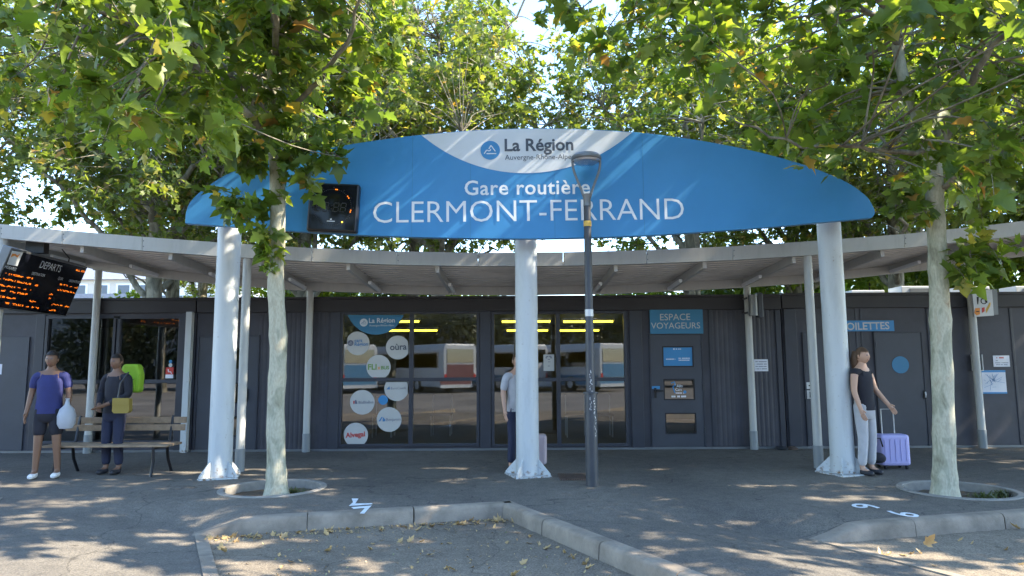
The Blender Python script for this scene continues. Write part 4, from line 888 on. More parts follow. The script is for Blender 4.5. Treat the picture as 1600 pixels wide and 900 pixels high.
def make_tree(seed, trunk, trad, limbs, inside, n_anchor, box, leaf_s, twigs, per_twig, outline, twig_len, ztop_bias=0, extra=(), nside=9, wig=.05, sprays=()):
    """trunk: points; limbs: list of point lists (start on trunk); inside(p): crown volume; returns bark MB and leaf arrays"""
    rng = np.random.default_rng(seed); mb = MB()
    def sm_line(P, k=5, r0=.05, r1=.02, wg=wig):
        Q = [np.array(q) for q in catmull([tuple(p) for p in P], k)]; ln = len(Q)
        Q = [q + rng.normal(0, wg, 3) * (0 < i < ln - 1) * .6 for i, q in enumerate(Q)]
        return Q, [r0 + (r1 - r0) * i / (ln - 1) for i in range(ln)]
    T = catmull([tuple(p) for p in trunk], 6); tr = np.interp(np.linspace(0, 1, len(T)), np.linspace(0, 1, len(trad)), trad)
    tr = [r * (1 + .05 * mnoise.noise(Vector(p) * 2.3)) for r, p in zip(tr, T)]
    tr = [r + .0 + .012 * math.exp(-((i * 1.7) % 7.3 - 3) ** 2) + (.028 * math.exp(-max(0, p[2]) / .10)) for i, (r, p) in enumerate(zip(tr, T))]
    mb.tube(T, tr, 'BARK', 18)
    nodes = []
    for L_ in limbs:
        P, r0, r1 = L_; Q, rr = sm_line(P, 5, r0, r1); mb.tube(Q, rr, 'TWIG', nside)
        nodes += [(q, r) for q, r in list(zip(Q, rr))[2:]]
    for i in range(len(T) * 2 // 3, len(T)): nodes.append((np.array(T[i]), tr[i]))
    NP = np.array([q for q, r in nodes])
    anchors = []; tries = 0; lo, hi = np.array(box[0]), np.array(box[1])
    while len(anchors) < n_anchor and tries < 200000:
        tries += 1; p = lo + rng.random(3) * (hi - lo)
        if inside(p): anchors.append(p)
    P_, N_, T_, S_ = [], [], [], []
    def spray(a, dr, nt_, scale=1.0):
        for t in range(nt_):
            d = norm(norm(dr) + rng.normal(0, .75, 3) + np.array([0, 0, -.12])); ln = twig_len * rng.uniform(.5, 1.2) * scale
            tip = a + d * ln + np.array([0, 0, -.25 * ln]); mid = a + d * ln * .5
            mb.tube([a, mid, tip], [.006, .004, .002], 'TWIG', 4, False)
            for j in range(per_twig):
                s = (j + .5) / per_twig; s = .15 + .85 * s; p = a * (1 - s) ** 2 + 2 * mid * s * (1 - s) + tip * s * s
                out = norm(d * .5 + rng.normal(0, .8, 3) + np.array([0, 0, -.35])); p = p + out * .06
                P_.append(p); T_.append(out); N_.append(norm(np.array([.15, -.1, .75]) + rng.normal(0, .55, 3))); S_.append(leaf_s * rng.uniform(.45, 1.35))
    for a in anchors:
        dd = np.linalg.norm(NP - a, axis=1) + .35 * np.maximum(0, NP[:, 2] - a[2]); k = int(np.argmin(dd + rng.random(len(dd)) * .25)); q = NP[k]
        if np.linalg.norm(a - q) > .25:
            mid = (a + q) / 2 + rng.normal(0, .10, 3) + np.array([0, 0, .10]); r = min(.02, nodes[k][1] * .6); mb.tube([Vector(v) for v in catmull([tuple(q), tuple(mid), tuple(a)], 3)], [r + (.007 - r) * i / 6 for i in range(7)], 'TWIG', 5, False)
        spray(a, a - q + np.array([0, 0, .05]), twigs)
    for a, dr, nt_, sc in sprays: spray(np.array(a), np.array(dr), nt_, sc)
    V, Fc = leaf_verts(np.array(P_), np.array(N_), np.array(T_), np.array(S_), outline, rng)
    return mb, V, Fc
def tree_object(name, label, mbark, crown_me, bark, loc=(0, 0, 0), group=None, cat='tree'):
    t = thing(name, label, cat, loc, group)
    return t
def realize(mb, bark, V, Fc, leafm, nm):
    me = bpy.data.meshes.new('trunk'); me.from_pydata(mb.v, [], mb.f); me.materials.append(MATS[bark]); me.materials.append(MATS['bark_twig' if bark == 'bark_near' else bark]); me.polygons.foreach_set('material_index', mb.m); me.polygons.foreach_set('use_smooth', [True] * len(me.polygons)); me.update()
    return me, fast_mesh('crown', V, Fc, leafm)
def place_tree(name, label, tm, cm, loc=(0, 0, 0), rz=0, sc=1, group=None, cat='tree'):
    t = thing(name, label, cat, loc, group); t.rotation_euler.z = rz; t.scale = (sc, sc, sc)
    for nm, me in (('trunk', tm), ('crown', cm)): o = bpy.data.objects.new(nm, me); C.objects.link(o); o.parent = t
    return t
_r2 = np.random.default_rng(11); _off = _r2.random(3) * 50
def clump(p, s, th): return mnoise.noise(Vector(p) * s + Vector(_off)) > th

# --- foreground trees, local coordinates = world minus trunk foot
fl = onZ(432, 769); fr = onZ(1476, 773)
ytl = fl.y; ytr = fr.y
def W(px, py, Y, base): p = onY(px, py, Y); return (p.x - base.x, p.y - base.y, p.z)
tl_pts = [(0, 0, -.1), W(432, 740, ytl, fl), W(431, 640, ytl, fl), W(435, 540, ytl, fl), W(431, 440, ytl, fl), W(434, 340, ytl, fl), W(432, 240, ytl, fl), W(428, 120, ytl, fl), W(425, 0, ytl, fl), W(410, -200, ytl, fl), W(400, -420, ytl + .2, fl)]
tl_rad = [.128, .112, .101, .102, .096, .092, .09, .085, .07, .045, .015]
def limb(base, pts, r0, r1): return ([W(*p, base) for p in pts], r0, r1)
L_limbs = [limb(fl, [(432, 235, ytl), (360, 150, ytl - .6), (250, 60, ytl - 1.2), (120, 0, ytl - 1.6), (0, -60, ytl - 2)], .05, .015),
           limb(fl, [(432, 180, ytl), (330, 90, ytl + .8), (200, 10, ytl + 1.4), (60, -50, ytl + 2)], .045, .012),
           limb(fl, [(430, 200, ytl), (500, 120, ytl - .4), (545, 60, ytl - .8), (570, -40, ytl - 1.2)], .04, .012),
           limb(fl, [(430, 120, ytl), (430, 30, ytl - 1), (400, -120, ytl - 2), (350, -260, ytl - 2.6)], .05, .015),
           limb(fl, [(428, 80, ytl), (520, -50, ytl + 1), (600, -200, ytl + 1.6), (680, -330, ytl + 2)], .045, .012),
           limb(fl, [(428, 60, ytl), (300, -100, ytl), (180, -260, ytl), (60, -400, ytl)], .045, .012),
           limb(fl, [(430, 220, ytl), (470, 225, ytl - .3), (500, 235, ytl - .5), (530, 245, ytl - .6)], .02, .008)]
def in_left(p):
    x, y, z = p; X = x + fl.x; Y = y + fl.y
    if Y < 3.2: return False
    e = ((x + .9) / 3.7) ** 2 + ((y + .7) / 3.6) ** 2 + ((z - 6.3) / 3.1) ** 2
    if e > 1 or not clump((X, Y, z), .75, -.16): return False
    d = Y; px = 800 + X / d * F; py = 571 - (z - 1.5) / d * F
    # lower rim of the crown rises away from the trunk
    lim = 205 - max(0, 330 - px) * .18 - max(0, px - 500) * 1.2 - max(0, 6.5 - Y) * 18
    if px < 640 and py > lim: return False
    if px > 590 and py > -80: return False
    return True
spr = [(W(425, 372, ytl - .1, fl), (-.6, -.4, -.1), 3, .6), (W(415, 325, ytl - .1, fl), (-1, -.2, .05), 4, .8), (W(385, 318, ytl - .3, fl), (-.6, -.2, .0), 3, .7), (W(365, 310, ytl - .3, fl), (-.6, -.2, -.2), 3, .6),
       (W(440, 255, ytl - .1, fl), (.8, -.4, -.1), 4, .8), (W(505, 240, ytl - .4, fl), (.7, -.2, .0), 4, .6), (W(470, 262, ytl - .3, fl), (.5, -.2, -.2), 3, .5), (W(415, 250, ytl - .1, fl), (-.7, -.5, -.2), 4, .9), (W(425, 400, ytl - .12, fl), (-.4, -.4, -.2), 2, .4),
       (W(400, 225, ytl - .4, fl), (-.6, -.2, -.1), 6, 1), (W(465, 205, ytl - .4, fl), (.5, -.3, -.1), 6, 1), (W(432, 195, ytl - .2, fl), (.1, -1, -.1), 5, .8), (W(425, 140, ytl - .2, fl), (-.2, -1, 0), 6, .9), (W(440, 100, ytl - .3, fl), (.3, -1, 0), 6, 1), (W(420, 60, ytl - .3, fl), (-.2, -1, 0), 6, 1), (W(440, 25, ytl - .4, fl), (.1, -1, 0), 6, 1), (W(520, 130, ytl - .5, fl), (.4, -.6, 0), 6, 1.1), (W(350, 150, ytl - .8, fl), (-.2, -.8, 0), 6, 1.1)]
mbk, V, Fc = make_tree(21, tl_pts, tl_rad, L_limbs, in_left, 390, ((-4.8, -5, 2.6), (3.2, 3.6, 9.6)), .172, 3, 10, OUT_N, .5, sprays=spr, wig=.03)
tm, cm = realize(mbk, 'bark_near', V, Fc, 'leaf_near', 'l'); place_tree('plane_tree', 'young plane tree with pale mottled trunk in the tree ring left of centre', tm, cm, (fl.x, fl.y, 0), group='plane trees on the forecourt')
tr_pts = [(0, 0, -.1), W(1476, 745, ytr, fr), W(1474, 640, ytr, fr), W(1470, 520, ytr, fr), W(1465, 400, ytr, fr), W(1461, 320, ytr, fr), W(1456, 240, ytr, fr), W(1430, 170, ytr + .1, fr), W(1405, 90, ytr + .2, fr), W(1400, -40, ytr + .2, fr), W(1410, -260, ytr, fr), W(1410, -420, ytr, fr)]
tr_rad = [.14, .122, .112, .108, .102, .098, .09, .07, .06, .05, .03, .012]
R_limbs = [limb(fr, [(1456, 240, ytr), (1400, 235, ytr - .3), (1330, 228, ytr - .4), (1250, 225, ytr - .3), (1150, 190, ytr)], .035, .012),
           limb(fr, [(1410, 80, ytr + .2), (1370, 25, ytr), (1310, -5, ytr - .4), (1180, -40, ytr - .8), (1020, -60, ytr - 1)], .045, .012),
           limb(fr, [(1458, 260, ytr), (1490, 180, ytr - .3), (1540, 90, ytr - .8), (1620, 0, ytr - 1.3), (1750, -60, ytr - 1.8)], .055, .015),
           limb(fr, [(1456, 250, ytr), (1470, 120, ytr + .6), (1500, -20, ytr + 1.4), (1560, -160, ytr + 2)], .05, .015),
           limb(fr, [(1460, 300, ytr), (1520, 260, ytr - .4), (1590, 230, ytr - .6), (1680, 180, ytr - 1)], .035, .01),
           limb(fr, [(1405, 60, ytr + .2), (1330, -80, ytr - 1), (1250, -200, ytr - 2), (1150, -320, ytr - 2.8)], .045, .012),
           limb(fr, [(1405, 0, ytr + .2), (1300, -150, ytr + 1), (1150, -300, ytr + 1.6), (1000, -420, ytr + 2)], .045, .012)]
def in_right(p):
    x, y, z = p; X = x + fr.x; Y = y + fr.y
    if Y < 3.2: return False
    e = ((x + .3) / 4.6) ** 2 + ((y + .5) / 3.8) ** 2 + ((z - 6.3) / 3.2) ** 2
    if e > 1 or not clump((X, Y, z), .75, -.16): return False
    px = 800 + X / Y * F; py = 571 - (z - 1.5) / Y * F
    if px < 1240: lim = 40 + (px - 960) * .62
    elif px < 1450: lim = 215 + (px - 1240) * .18
    else: lim = 265 + (px - 1450) * .25
    lim -= max(0, 6.5 - Y) * 18
    if py > lim or (Y < 5.2 and z > 5.0): return False
    return True
spr = [(W(1485, 392, ytr - .1, fr), (.8, -.4, -.1), 3, .7), (W(1515, 398, ytr - .3, fr), (.6, -.3, -.2), 3, .6), (W(1490, 415, ytr - .2, fr), (.5, -.4, -.4), 3, .6), (W(1540, 378, ytr - .3, fr), (.6, -.2, -.1), 2, .6), (W(1450, 350, ytr - .1, fr), (-.3, -.4, .1), 2, .6), (W(1440, 315, ytr - .1, fr), (-.6, -.2, .3), 4, 1), (W(1520, 275, ytr - .4, fr), (.6, -.2, .1), 5, 1.0), (W(1580, 265, ytr - .4, fr), (.5, -.2, .1), 5, 1.0)]
mbk, V, Fc = make_tree(5, tr_pts, tr_rad, R_limbs, in_right, 370, ((-5, -4.8, 2.6), (4.6, 3.4, 9.6)), .168, 3, 10, OUT_N, .5, sprays=spr, wig=.03)
tm, cm = realize(mbk, 'bark_near', V, Fc, 'leaf_near', 'r'); place_tree('plane_tree', 'young plane tree with pale trunk beside the toilets pole on the right', tm, cm, (fr.x, fr.y, 0), group='plane trees on the forecourt')
FRT = (tm, cm)
# more of the same row to the right, out of frame: they shade the forecourt
for x, y, rz, sc in ((11.6, 8.8, .4, 1.1), (17.5, 9.0, .1, 1.2)):
    place_tree('plane_tree', 'plane tree of the forecourt row standing further right, outside the picture', tm, cm, (x, y, -.1), rz, sc, 'plane trees on the forecourt')

# --- large background plane trees
def bg_tree(seed, H, zc0, rx_, n_anchor, leaf_s, twigs=3, per=9):
    rng = np.random.default_rng(seed); lean = rng.normal(0, .25, 2)
    trunk = [(0, 0, -.3), (.0, 0, 1.0), (lean[0] * .4, lean[1] * .4, 3), (lean[0], lean[1], 5.2), (lean[0] * 1.6, lean[1] * 1.6, 8), (lean[0] * 1.4, lean[1] * 1.4, H - 1)]
    limbs = []
    for k in range(9):
        a = k * 2.4 + rng.uniform(-.4, .4); z0 = rng.uniform(3.2, 7.5) if k else 3.6; L_ = rx_ * rng.uniform(.7, 1.0); up = rng.uniform(.5, 1.3)
        s = np.array([lean[0] * z0 / 5.2, lean[1] * z0 / 5.2, z0]); P = [tuple(s + np.array([math.cos(a) * L_ * t, math.sin(a) * L_ * t, up * L_ * (t ** .8)])) for t in (0, .3, .65, 1)]
        limbs.append((P, .10 if z0 < 6 else .07, .02))
    _o = Vector(rng.random(3) * 40)
    def inside(p):
        e = (p[0] / rx_) ** 2 + (p[1] / rx_) ** 2 + ((p[2] - (zc0 + H) / 2) / ((H - zc0) / 2)) ** 2
        return e < 1 and mnoise.noise(Vector(p) * .55 + _o) > -.02
    return make_tree(seed, trunk, [.30, .24, .21, .18, .12, .03], limbs, inside, n_anchor, ((-rx_, -rx_, zc0), (rx_, rx_, H)), leaf_s, twigs, per, OUT_F, .85, wig=.10)
BGM = []
for sd, H in ((31, 13.5), (47, 14.5), (58, 12.5)):
    mb_, V, Fc = bg_tree(sd, H, 4.9, 4.3, 560, .185); BGM.append(realize(mb_, 'bark_far', V, Fc, 'leaf_far', 'b'))
spots = [(245, 19.5, 0, .3, 1.0), (272, 24, 1, 2.0, 1.05), (322, 29, 2, 1.1, 1.0), (640, 23, 1, 4.1, 1.05), (686, 19.5, 2, 5.2, 1.0), (470, 21, 0, 3.3, 1.0), (1085, 20.5, 0, 1.4, 1.0), (1395, 19.5, 2, 2.2, 1.0), (1240, 23, 2, 3.9, 1.0), (1640, 22, 0, 5.0, 1.05), (-160, 19.5, 1, 1.9, 1.0), (1800, 20, 1, 2.8, 1.0)]
pos_words = ['nearest trunk right of the pale far building', 'leaning trunk behind the left canopy pole', 'slim trunk just left of the left column', 'behind the sign lettering', 'behind the middle of the sign', 'above the clock', 'right of the lamp head', 'above the right end of the sign', 'above the right part of the sign', 'at the right edge', 'beyond the left edge', 'beyond the right edge', 'spare']
bands = [0, 1, 2, 3, 4, 5, 6, 7, 8, 9, 10, 11, 12, 13, 14, 15, 16, 17, 18, 19]
for i, (px, Y, v, rz, sc) in enumerate(spots):
    p = onY(px, 440, Y); place_tree('tall_plane_tree', 'tall leafy plane tree behind the cabins, ' + pos_words[i], *BGM[v], (p.x, Y, -.15), rz, sc, 'plane trees behind the cabins')
for i, (x, y) in enumerate(((-18, -30), (-9, -33), (1, -31), (10, -34), (20, -30), (-29, -27), (-30, -16), (-40, -21), (-24, -22), (30, -26), (31, -15))):
    place_tree('tall_plane_tree', 'tall plane tree across the road behind the viewer', *BGM[i % 3], (x, y, -.15), i * 1.3, 1.0, 'plane trees across the road')

# --- bright shrubs behind the cabins
def bush(seed, rx_, h, n, leaf_s, lm='leaf_bright'):
    rng = np.random.default_rng(seed); o_ = Vector(rng.random(3) * 30); mb = MB(); P, N, T, S = [], [], [], []
    for k in range(7):
        a = k * .9; tip = (math.cos(a) * rx_ * .7, math.sin(a) * rx_ * .7, h * .85); mb.tube([(0, 0, -.1), (tip[0] * .4, tip[1] * .4, h * .45), tip], [.05, .03, .01], 'BARK', 6, False)
    while len(P) < n:
        p = rng.uniform(-1, 1, 3); r = np.linalg.norm(p)
        if r > 1 or r < .45: continue
        q = np.array([p[0] * rx_, p[1] * rx_, h * .55 + p[2] * h * .45])
        if mnoise.noise(Vector(q) * 1.1 + o_) < -.12: continue
        P.append(q); N.append(norm(p * .6 + rng.normal(0, .6, 3) + np.array([0, 0, .4]))); T.append(norm(rng.normal(0, 1, 3) + p * .6)); S.append(leaf_s * rng.uniform(.6, 1.3))
    V, Fc = leaf_verts(np.array(P), np.array(N), np.array(T), np.array(S), OUT_F, rng); return realize(mb, 'bark_far', V, Fc, lm, 's')
BU = [bush(3, 1.7, 4.0, 3200, .17), bush(8, 2.0, 4.4, 3800, .17)]
bpx = [(205, 24, .82, 'under the far left trees'), (430, 26, .98, 'left of the left trunk'), (490, 25, .95, 'right of the left trunk'), (560, 26, .98, 'above the first window'), (630, 25, .94, 'above the window mullion'), (705, 26, .97, 'above the window post'), (985, 25, .92, 'right of the lamp post'), (1060, 26, .95, 'above the travellers door'), (1135, 25, .97, 'left of the loudspeaker'), (1215, 25, 1.0, 'right of the loudspeaker'), (1345, 25, 1.2, 'right of the right column'), (1545, 24, 1.3, 'right of the right trunk'), (1610, 24, 1.35, 'at the right edge'), (1420, 27, 1.2, 'behind the rooftop units')]
for i, (px, Y, sc, lb_) in enumerate(bpx):
    place_tree('shrub', 'bright sunlit shrub seen over the cabin roof ' + lb_, *BU[i % 2], (onY(px, 450, Y).x, Y, -.15), i * 1.7, sc * 1.32, 'sunlit shrubs behind the cabins', 'shrub')

# weeds in tree pits
def weeds(c, n, spread, nm, label, cx=0, cy=0):
    rng = np.random.default_rng(n); P = []; N = []; T = []; S = []
    for k in range(n):
        a = rng.uniform(0, 2 * PI); r = abs(rng.normal(0, spread)); P.append((c.x + cx + r * math.cos(a), c.y + cy + r * math.sin(a) * .7, -.07)); t = norm(np.array([rng.normal(0, .5), rng.normal(0, .5), 1])); T.append(t); N.append(norm(np.array([rng.normal(), rng.normal(), .2]))); S.append(rng.uniform(.04, .11))
    V, Fc = leaf_verts(np.array(P), np.array(N), np.array(T), np.array(S), [(0, 0), (.3, .12), (1, 0), (.3, -.12)], rng, .3); o = bpy.data.objects.new(nm, fast_mesh(nm, V, Fc, 'weed')); C.objects.link(o); stuff(o, label, 'weeds')
weeds(PIT_L, 130, .10, 'weeds', 'small green weeds in the left tree ring', .28, -.02); weeds(PIT_R, 90, .12, 'weeds', 'green weeds growing in the right tree ring', .18, -.18); weeds(PIT_R, 90, .06, 'weeds', 'few weeds at the rim of the right tree ring', .48, -.05)

# fallen leaves
rng = np.random.default_rng(77); LM = []
for k in range(6):
    V, Fc = leaf_verts(np.zeros((1, 3)), np.array([[0, 0, 1.]]), np.array([[1., 0, 0]]), np.array([1.]), OUT_N, np.random.default_rng(k + 3), -.22 - .07 * k)
    V[:, 2] += .02 - V[:, 2].min(); V[:, 2] += .12 * np.abs(V[:, 1]) * (k % 3); V[:, 0] -= .4; LM.append(fast_mesh('fallen_leaf', V, Fc, 'leaf_dry'))
spot = []
for k in range(80):                # along the head kerb of the middle bay
    s = rng.uniform(0, 1); p = uv2w(-1 + U1, V1).lerp(uv2w(0, 0), s) ; spot.append((p.x + rng.normal(0, .05) + .05, p.y - .24 - abs(rng.normal(0, .10)), .045 + .05 * rng.random(), 'against the head kerb of the middle bay'))
for k in range(16): s = rng.uniform(.1, 3); p = uv2w(0, s); spot.append((p.x - .28 - abs(rng.normal(0, .12)), p.y, .04 + .05 * rng.random(), 'along the side kerb of the middle bay'))
for k in range(60): spot.append((rng.uniform(-2.2, .6), rng.uniform(4.9, 6.9), .035 + .05 * rng.random(), 'scattered on the asphalt of the middle bay'))
for px, py, s_ in ((1412, 868, .07), (1425, 866, .07), (1436, 865, .06), (1385, 868, .05), (1590, 828, .09), (1575, 860, .08), (1595, 882, .07), (1500, 846, .05), (1520, 850, .04), (1460, 885, .04), (1375, 866, .06), (1390, 866, .06)): p = onZ(px, py, BAYZ); spot.append((p.x, p.y, s_ * 1.1, 'beside the kerb of the right bay'))
for px, py, s_ in ((800, 808, .12), (792, 806, .12), (806, 810, .11), (345, 858, .12), (352, 866, .1), (515, 862, .12)): p = onZ(px, py, BAYZ); spot.append((p.x, p.y, s_, 'big one in the corner of the middle bay'))
for i, (x, y, s_, wh) in enumerate(spot):
    q = Vector((x, y, 0)); u, v = w2uv(q); f = u - math.floor(u)
    if f < U1 + .012 or v < vhead(u) + .14: continue
    o = bpy.data.objects.new('fallen_leaf', LM[i % 6]); C.objects.link(o); o.location = (x, y, BAYZ + .002); o.scale = (s_ * rng.uniform(.7, 1.0), s_ * rng.uniform(.45, .95), s_ * rng.uniform(.4, 1.1)); o.rotation_euler = (rng.normal(0, .25), rng.normal(0, .25), rng.uniform(0, 6.28))
    tag(o, 'dry curled brown plane leaf ' + wh, 'fallen leaf', 'fallen plane leaves ' + wh)
p = onZ(1436, 838, -.05); o = bpy.data.objects.new('fallen_leaf', LM[2]); C.objects.link(o); u, v = w2uv(p); o.location = (p.x, p.y - .12, BAYZ + .09); o.scale = (.11, .11, .11); o.rotation_euler = (R_(70), R_(-60), .3); tag(o, 'pale dry leaf leaning upright against the right kerb face', 'fallen leaf')
P = []; N = []; T = []; S = []
while len(P) < 900:
    if rng.random() < .6: s = rng.uniform(0, 1); q = uv2w(-1 + U1, V1).lerp(uv2w(0, 0), s); x, y = q.x + .05, q.y - .2 - abs(rng.normal(0, .16))
    else: x, y = rng.uniform(-2.3, 1), rng.uniform(4.8, 7)
    u, v = w2uv(Vector((x, y, 0))); f = u - math.floor(u)
    if f < U1 + .03 or v < vhead(u) + .16: continue
    P.append((x, y, BAYZ + .006)); N.append(norm(np.array([rng.normal(0, .3), rng.normal(0, .3), 1]))); T.append(norm(np.array([rng.normal(), rng.normal(), 0]))); S.append(rng.uniform(.008, .03))
V, Fc = leaf_verts(np.array(P), np.array(N), np.array(T), np.array(S), [(0, 0), (.3, .3), (1, .1), (.5, -.35)], rng, -.3); o = bpy.data.objects.new('leaf_litter', fast_mesh('leaf_litter', V, Fc, 'leaf_dry')); C.objects.link(o); stuff(o, 'fine crumbled leaf litter on the middle bay asphalt', 'leaf litter')

# ------------------------------------------------------------------ far apartment building, seen on the left between canopy and roof
mat('render_beige', (.55, .50, .43), .9, var=.12, vscale=.3); mat('slate', (.16, .18, .22), .7, var=.2); mat('farwin', (.08, .10, .13), .2); mat('farwall', (.22, .22, .22), .9, var=.1, vscale=.3); mat('farwhite', (.75, .76, .78), .8, var=.05)
ap = thing('apartment_building', 'distant beige apartment block with grey roof seen past the departure board', 'building', (-40, 66, 0))
x0, x1 = onY(40, 440, 66).x, onY(246, 440, 66).x; zt_ = onY(180, 437, 66).z
m = MB(); m.box((x0, 66, 0), (x1, 78, zt_), 'render_beige'); m.build('wall', ap)
m = MB(); m.prism([(x0 - .4, 65.6, zt_), (x0 - .4, 72, zt_ + 2.6), (x0 - .4, 78.4, zt_)], (x1 - x0 + .8, 0, 0), 'slate'); m.build('roof', ap)
for r in range(4):
    z = zt_ - 1.9 - r * 2.4
    for k in range(6):
        xx = x0 + (x1 - x0) * (k + .5) / 6; m = MB(); m.box((xx - .75, 65.93, z - .1), (xx + .75, 65.99, z + 1.5), 'farwhite'); o = m.build('window', ap); m = MB(); m.box((xx - .55, 65.9, z + .05), (xx + .55, 65.925, z + 1.35), 'farwin'); m.build('pane', o)
    m = MB(); m.box((x0, 65.2, z - .45), (x1, 65.98, z - .3), 'render_beige'); m.box((x0, 65.2, z - .29), (x1, 65.25, z + .45), 'slate'); m.build('balcony', ap)
ap2 = thing('pale_building', 'distant white flat roofed building seen between the left tree trunks', 'building', (-25, 60, 0)); a = onY(248, 448, 60).x; b = onY(345, 448, 60).x; zt_ = onY(290, 446, 60).z
m = MB(); m.box((a, 60, 0), (b, 70, zt_), 'farwhite'); m.build('wall', ap2); m = MB(); m.box((a - .3, 59.7, zt_), (b + .3, 70.3, zt_ + .35), 'light_metal'); m.build('roof', ap2)
for k in range(5): m = MB(); xx = a + (b - a) * (k + .5) / 5; m.box((xx - .5, 59.95, zt_ - 2.3), (xx + .5, 59.99, zt_ - .9), 'farwin'); m.build('window', ap2)

ac = thing('street_building', 'long grey office building across the road behind the viewer', 'building', (0, -48, -.16))
m = MB(); m.box((-55, -60, -.16), (55, -48, 11.5), 'farwall'); m.build('wall', ac)
m = MB(); m.box((-55.3, -60.3, 11.5), (55.3, -47.7, 11.9), 'slate'); m.build('roof', ac)
for r in range(3):
    m = MB(); m.box((-54, -47.99, 1.4 + r * 3.4), (54, -47.93, 3.2 + r * 3.4), 'farwin'); m.build('window_band', ac)
HB = bush(14, 2.0, 4.2, 2600, .2, 'leaf_hedge')
for i in range(15):
    place_tree('shrub', 'green shrub in the hedge across the road behind the viewer', *HB, (-32 + i * 4.6, -27 - (i % 3), -.15), i * 1.1, 1.5, 'hedge shrubs across the road', 'shrub')

# ------------------------------------------------------------------ coaches parked across the road (seen in the window reflections)
mat('bus_white', (.5, .52, .53), .3, var=.04); mat('bus_blue', (.07, .19, .32), .3); mat('bus_red', (.15, .06, .065), .35); mat('rubber', (.02, .02, .02), .8); mat('tail', (.5, .02, .02), .3)
def coach(x, y, hdg, label, rear, sidec):
    """rear end at (x, y), body runs along hdg"""
    t = thing('coach', label, 'coach', (x, y, -.16), 'coaches parked across the road'); d = Vector((math.cos(hdg), math.sin(hdg), 0)); s = Vector((-d.y, d.x, 0)); O = Vector((x, y, -.16))
    def P(a, b, c): return O + d * a + s * b + Vector((0, 0, c))
    m = MB(); prof = [(-1.25, .35), (-1.25, 2.7), (-1.1, 3.05), (1.1, 3.05), (1.25, 2.7), (1.25, .35)]
    m.prism([P(0.05, b, c) for b, c in prof], d * 11.4, 'bus_white'); m.build('body', t, bevel=.08)
    for sd in (-1, 1):
        m = MB(); m.obox(P(5.8, sd * 1.258, 2.05), d * 5.2, s * .006, Vector((0, 0, .48)), 'busglass'); m.obox(P(5.8, sd * 1.256, 2.05), d * 5.2, s * .004, Vector((0, 0, .48)), 'black'); m.build('side_window', t)
        m = MB(); m.obox(P(5.8, sd * 1.258, .75), d * 5.6, s * .006, Vector((0, 0, .3)), sidec); m.build('side_stripe', t)
        for a in (2.6, 9.0):
            m = MB(); c = P(a, sd * 1.15, .48); m.tube([c - s * .13, c + s * .13], .48, 'rubber', 24); o = m.build('wheel', t, smooth=True); m = MB(); m.tube([c - s * .135, c + s * .135], .27, 'light_metal', 18); m.build('rim', o, smooth=True)
        m = MB(); m.obox(P(.035, sd * 1.08, .95), d * .012, s * .09, Vector((0, 0, .22)), 'tail'); m.build('tail_light', t)
    m = MB(); m.obox(P(.03, 0, 1.35), d * .012, s * 1.0, Vector((0, 0, .42)), rear); m.obox(P(.028, 0, .62), d * .012, s * 1.15, Vector((0, 0, .2)), rear); m.build('rear_panel', t)
    m = MB(); m.obox(P(.03, 0, 2.3), d * .014, s * 1.0, Vector((0, 0, .42)), 'busglass'); m.obox(P(.036, 0, 2.3), d * .012, s * .98, Vector((0, 0, .40)), 'black'); m.build('rear_window', t)
    m = MB(); m.obox(P(-.0, 0, .42), d * .08, s * 1.2, Vector((0, 0, .1)), 'bus_white'); m.build('bumper', t)
hd = math.atan2(-.78, -.62)
coach(6.3, -18.5, hd, 'white coach with blue rear reflected in the right window', 'bus_blue', 'bus_blue'); coach(-3.3, -18, hd, 'white coach with red rear reflected in the middle of the glazing', 'bus_red', 'bus_white'); coach(-9.4, -18, hd, 'blue tailed coach reflected behind the round stickers', 'bus_blue', 'bus_blue'); coach(1.6, -19.5, hd, 'white coach reflected beside the middle column', 'bus_white', 'bus_blue')

# ------------------------------------------------------------------ people
def skin_mesh(joints, edges, rad, root=0, sub=2):
    me = bpy.data.meshes.new('s'); me.from_pydata(joints, edges, []); o = bpy.data.objects.new('s', me); C.objects.link(o)
    sk = o.modifiers.new('sk', 'SKIN'); sk.use_smooth_shade = True
    for i, v in enumerate(me.skin_vertices[0].data):
        r = rad[i]; v.radius = r if isinstance(r, tuple) else (r, r); v.use_root = (i == root)
    sb = o.modifiers.new('sb', 'SUBSURF'); sb.levels = sub; sb.render_levels = sub
    bpy.context.view_layer.update(); out = bpy.data.meshes.new_from_object(o.evaluated_get(bpy.context.evaluated_depsgraph_get()))
    V = [v.co.copy() for v in out.vertices]; Fs = [tuple(p.vertices) for p in out.polygons]
    bpy.data.objects.remove(o); bpy.data.meshes.remove(me); bpy.data.meshes.remove(out); return V, Fs
def loft(mb, prof, m, k, n=20):
    vs = [(rx * math.cos(2 * PI * j / n) * k, (cy + ry * math.sin(2 * PI * j / n)) * k, z * k) for z, rx, ry, cy in prof for j in range(n)]
    mb.add(vs, [(i * n + j, i * n + (j + 1) % n, (i + 1) * n + (j + 1) % n, (i + 1) * n + j) for i in range(len(prof) - 1) for j in range(n)], m)
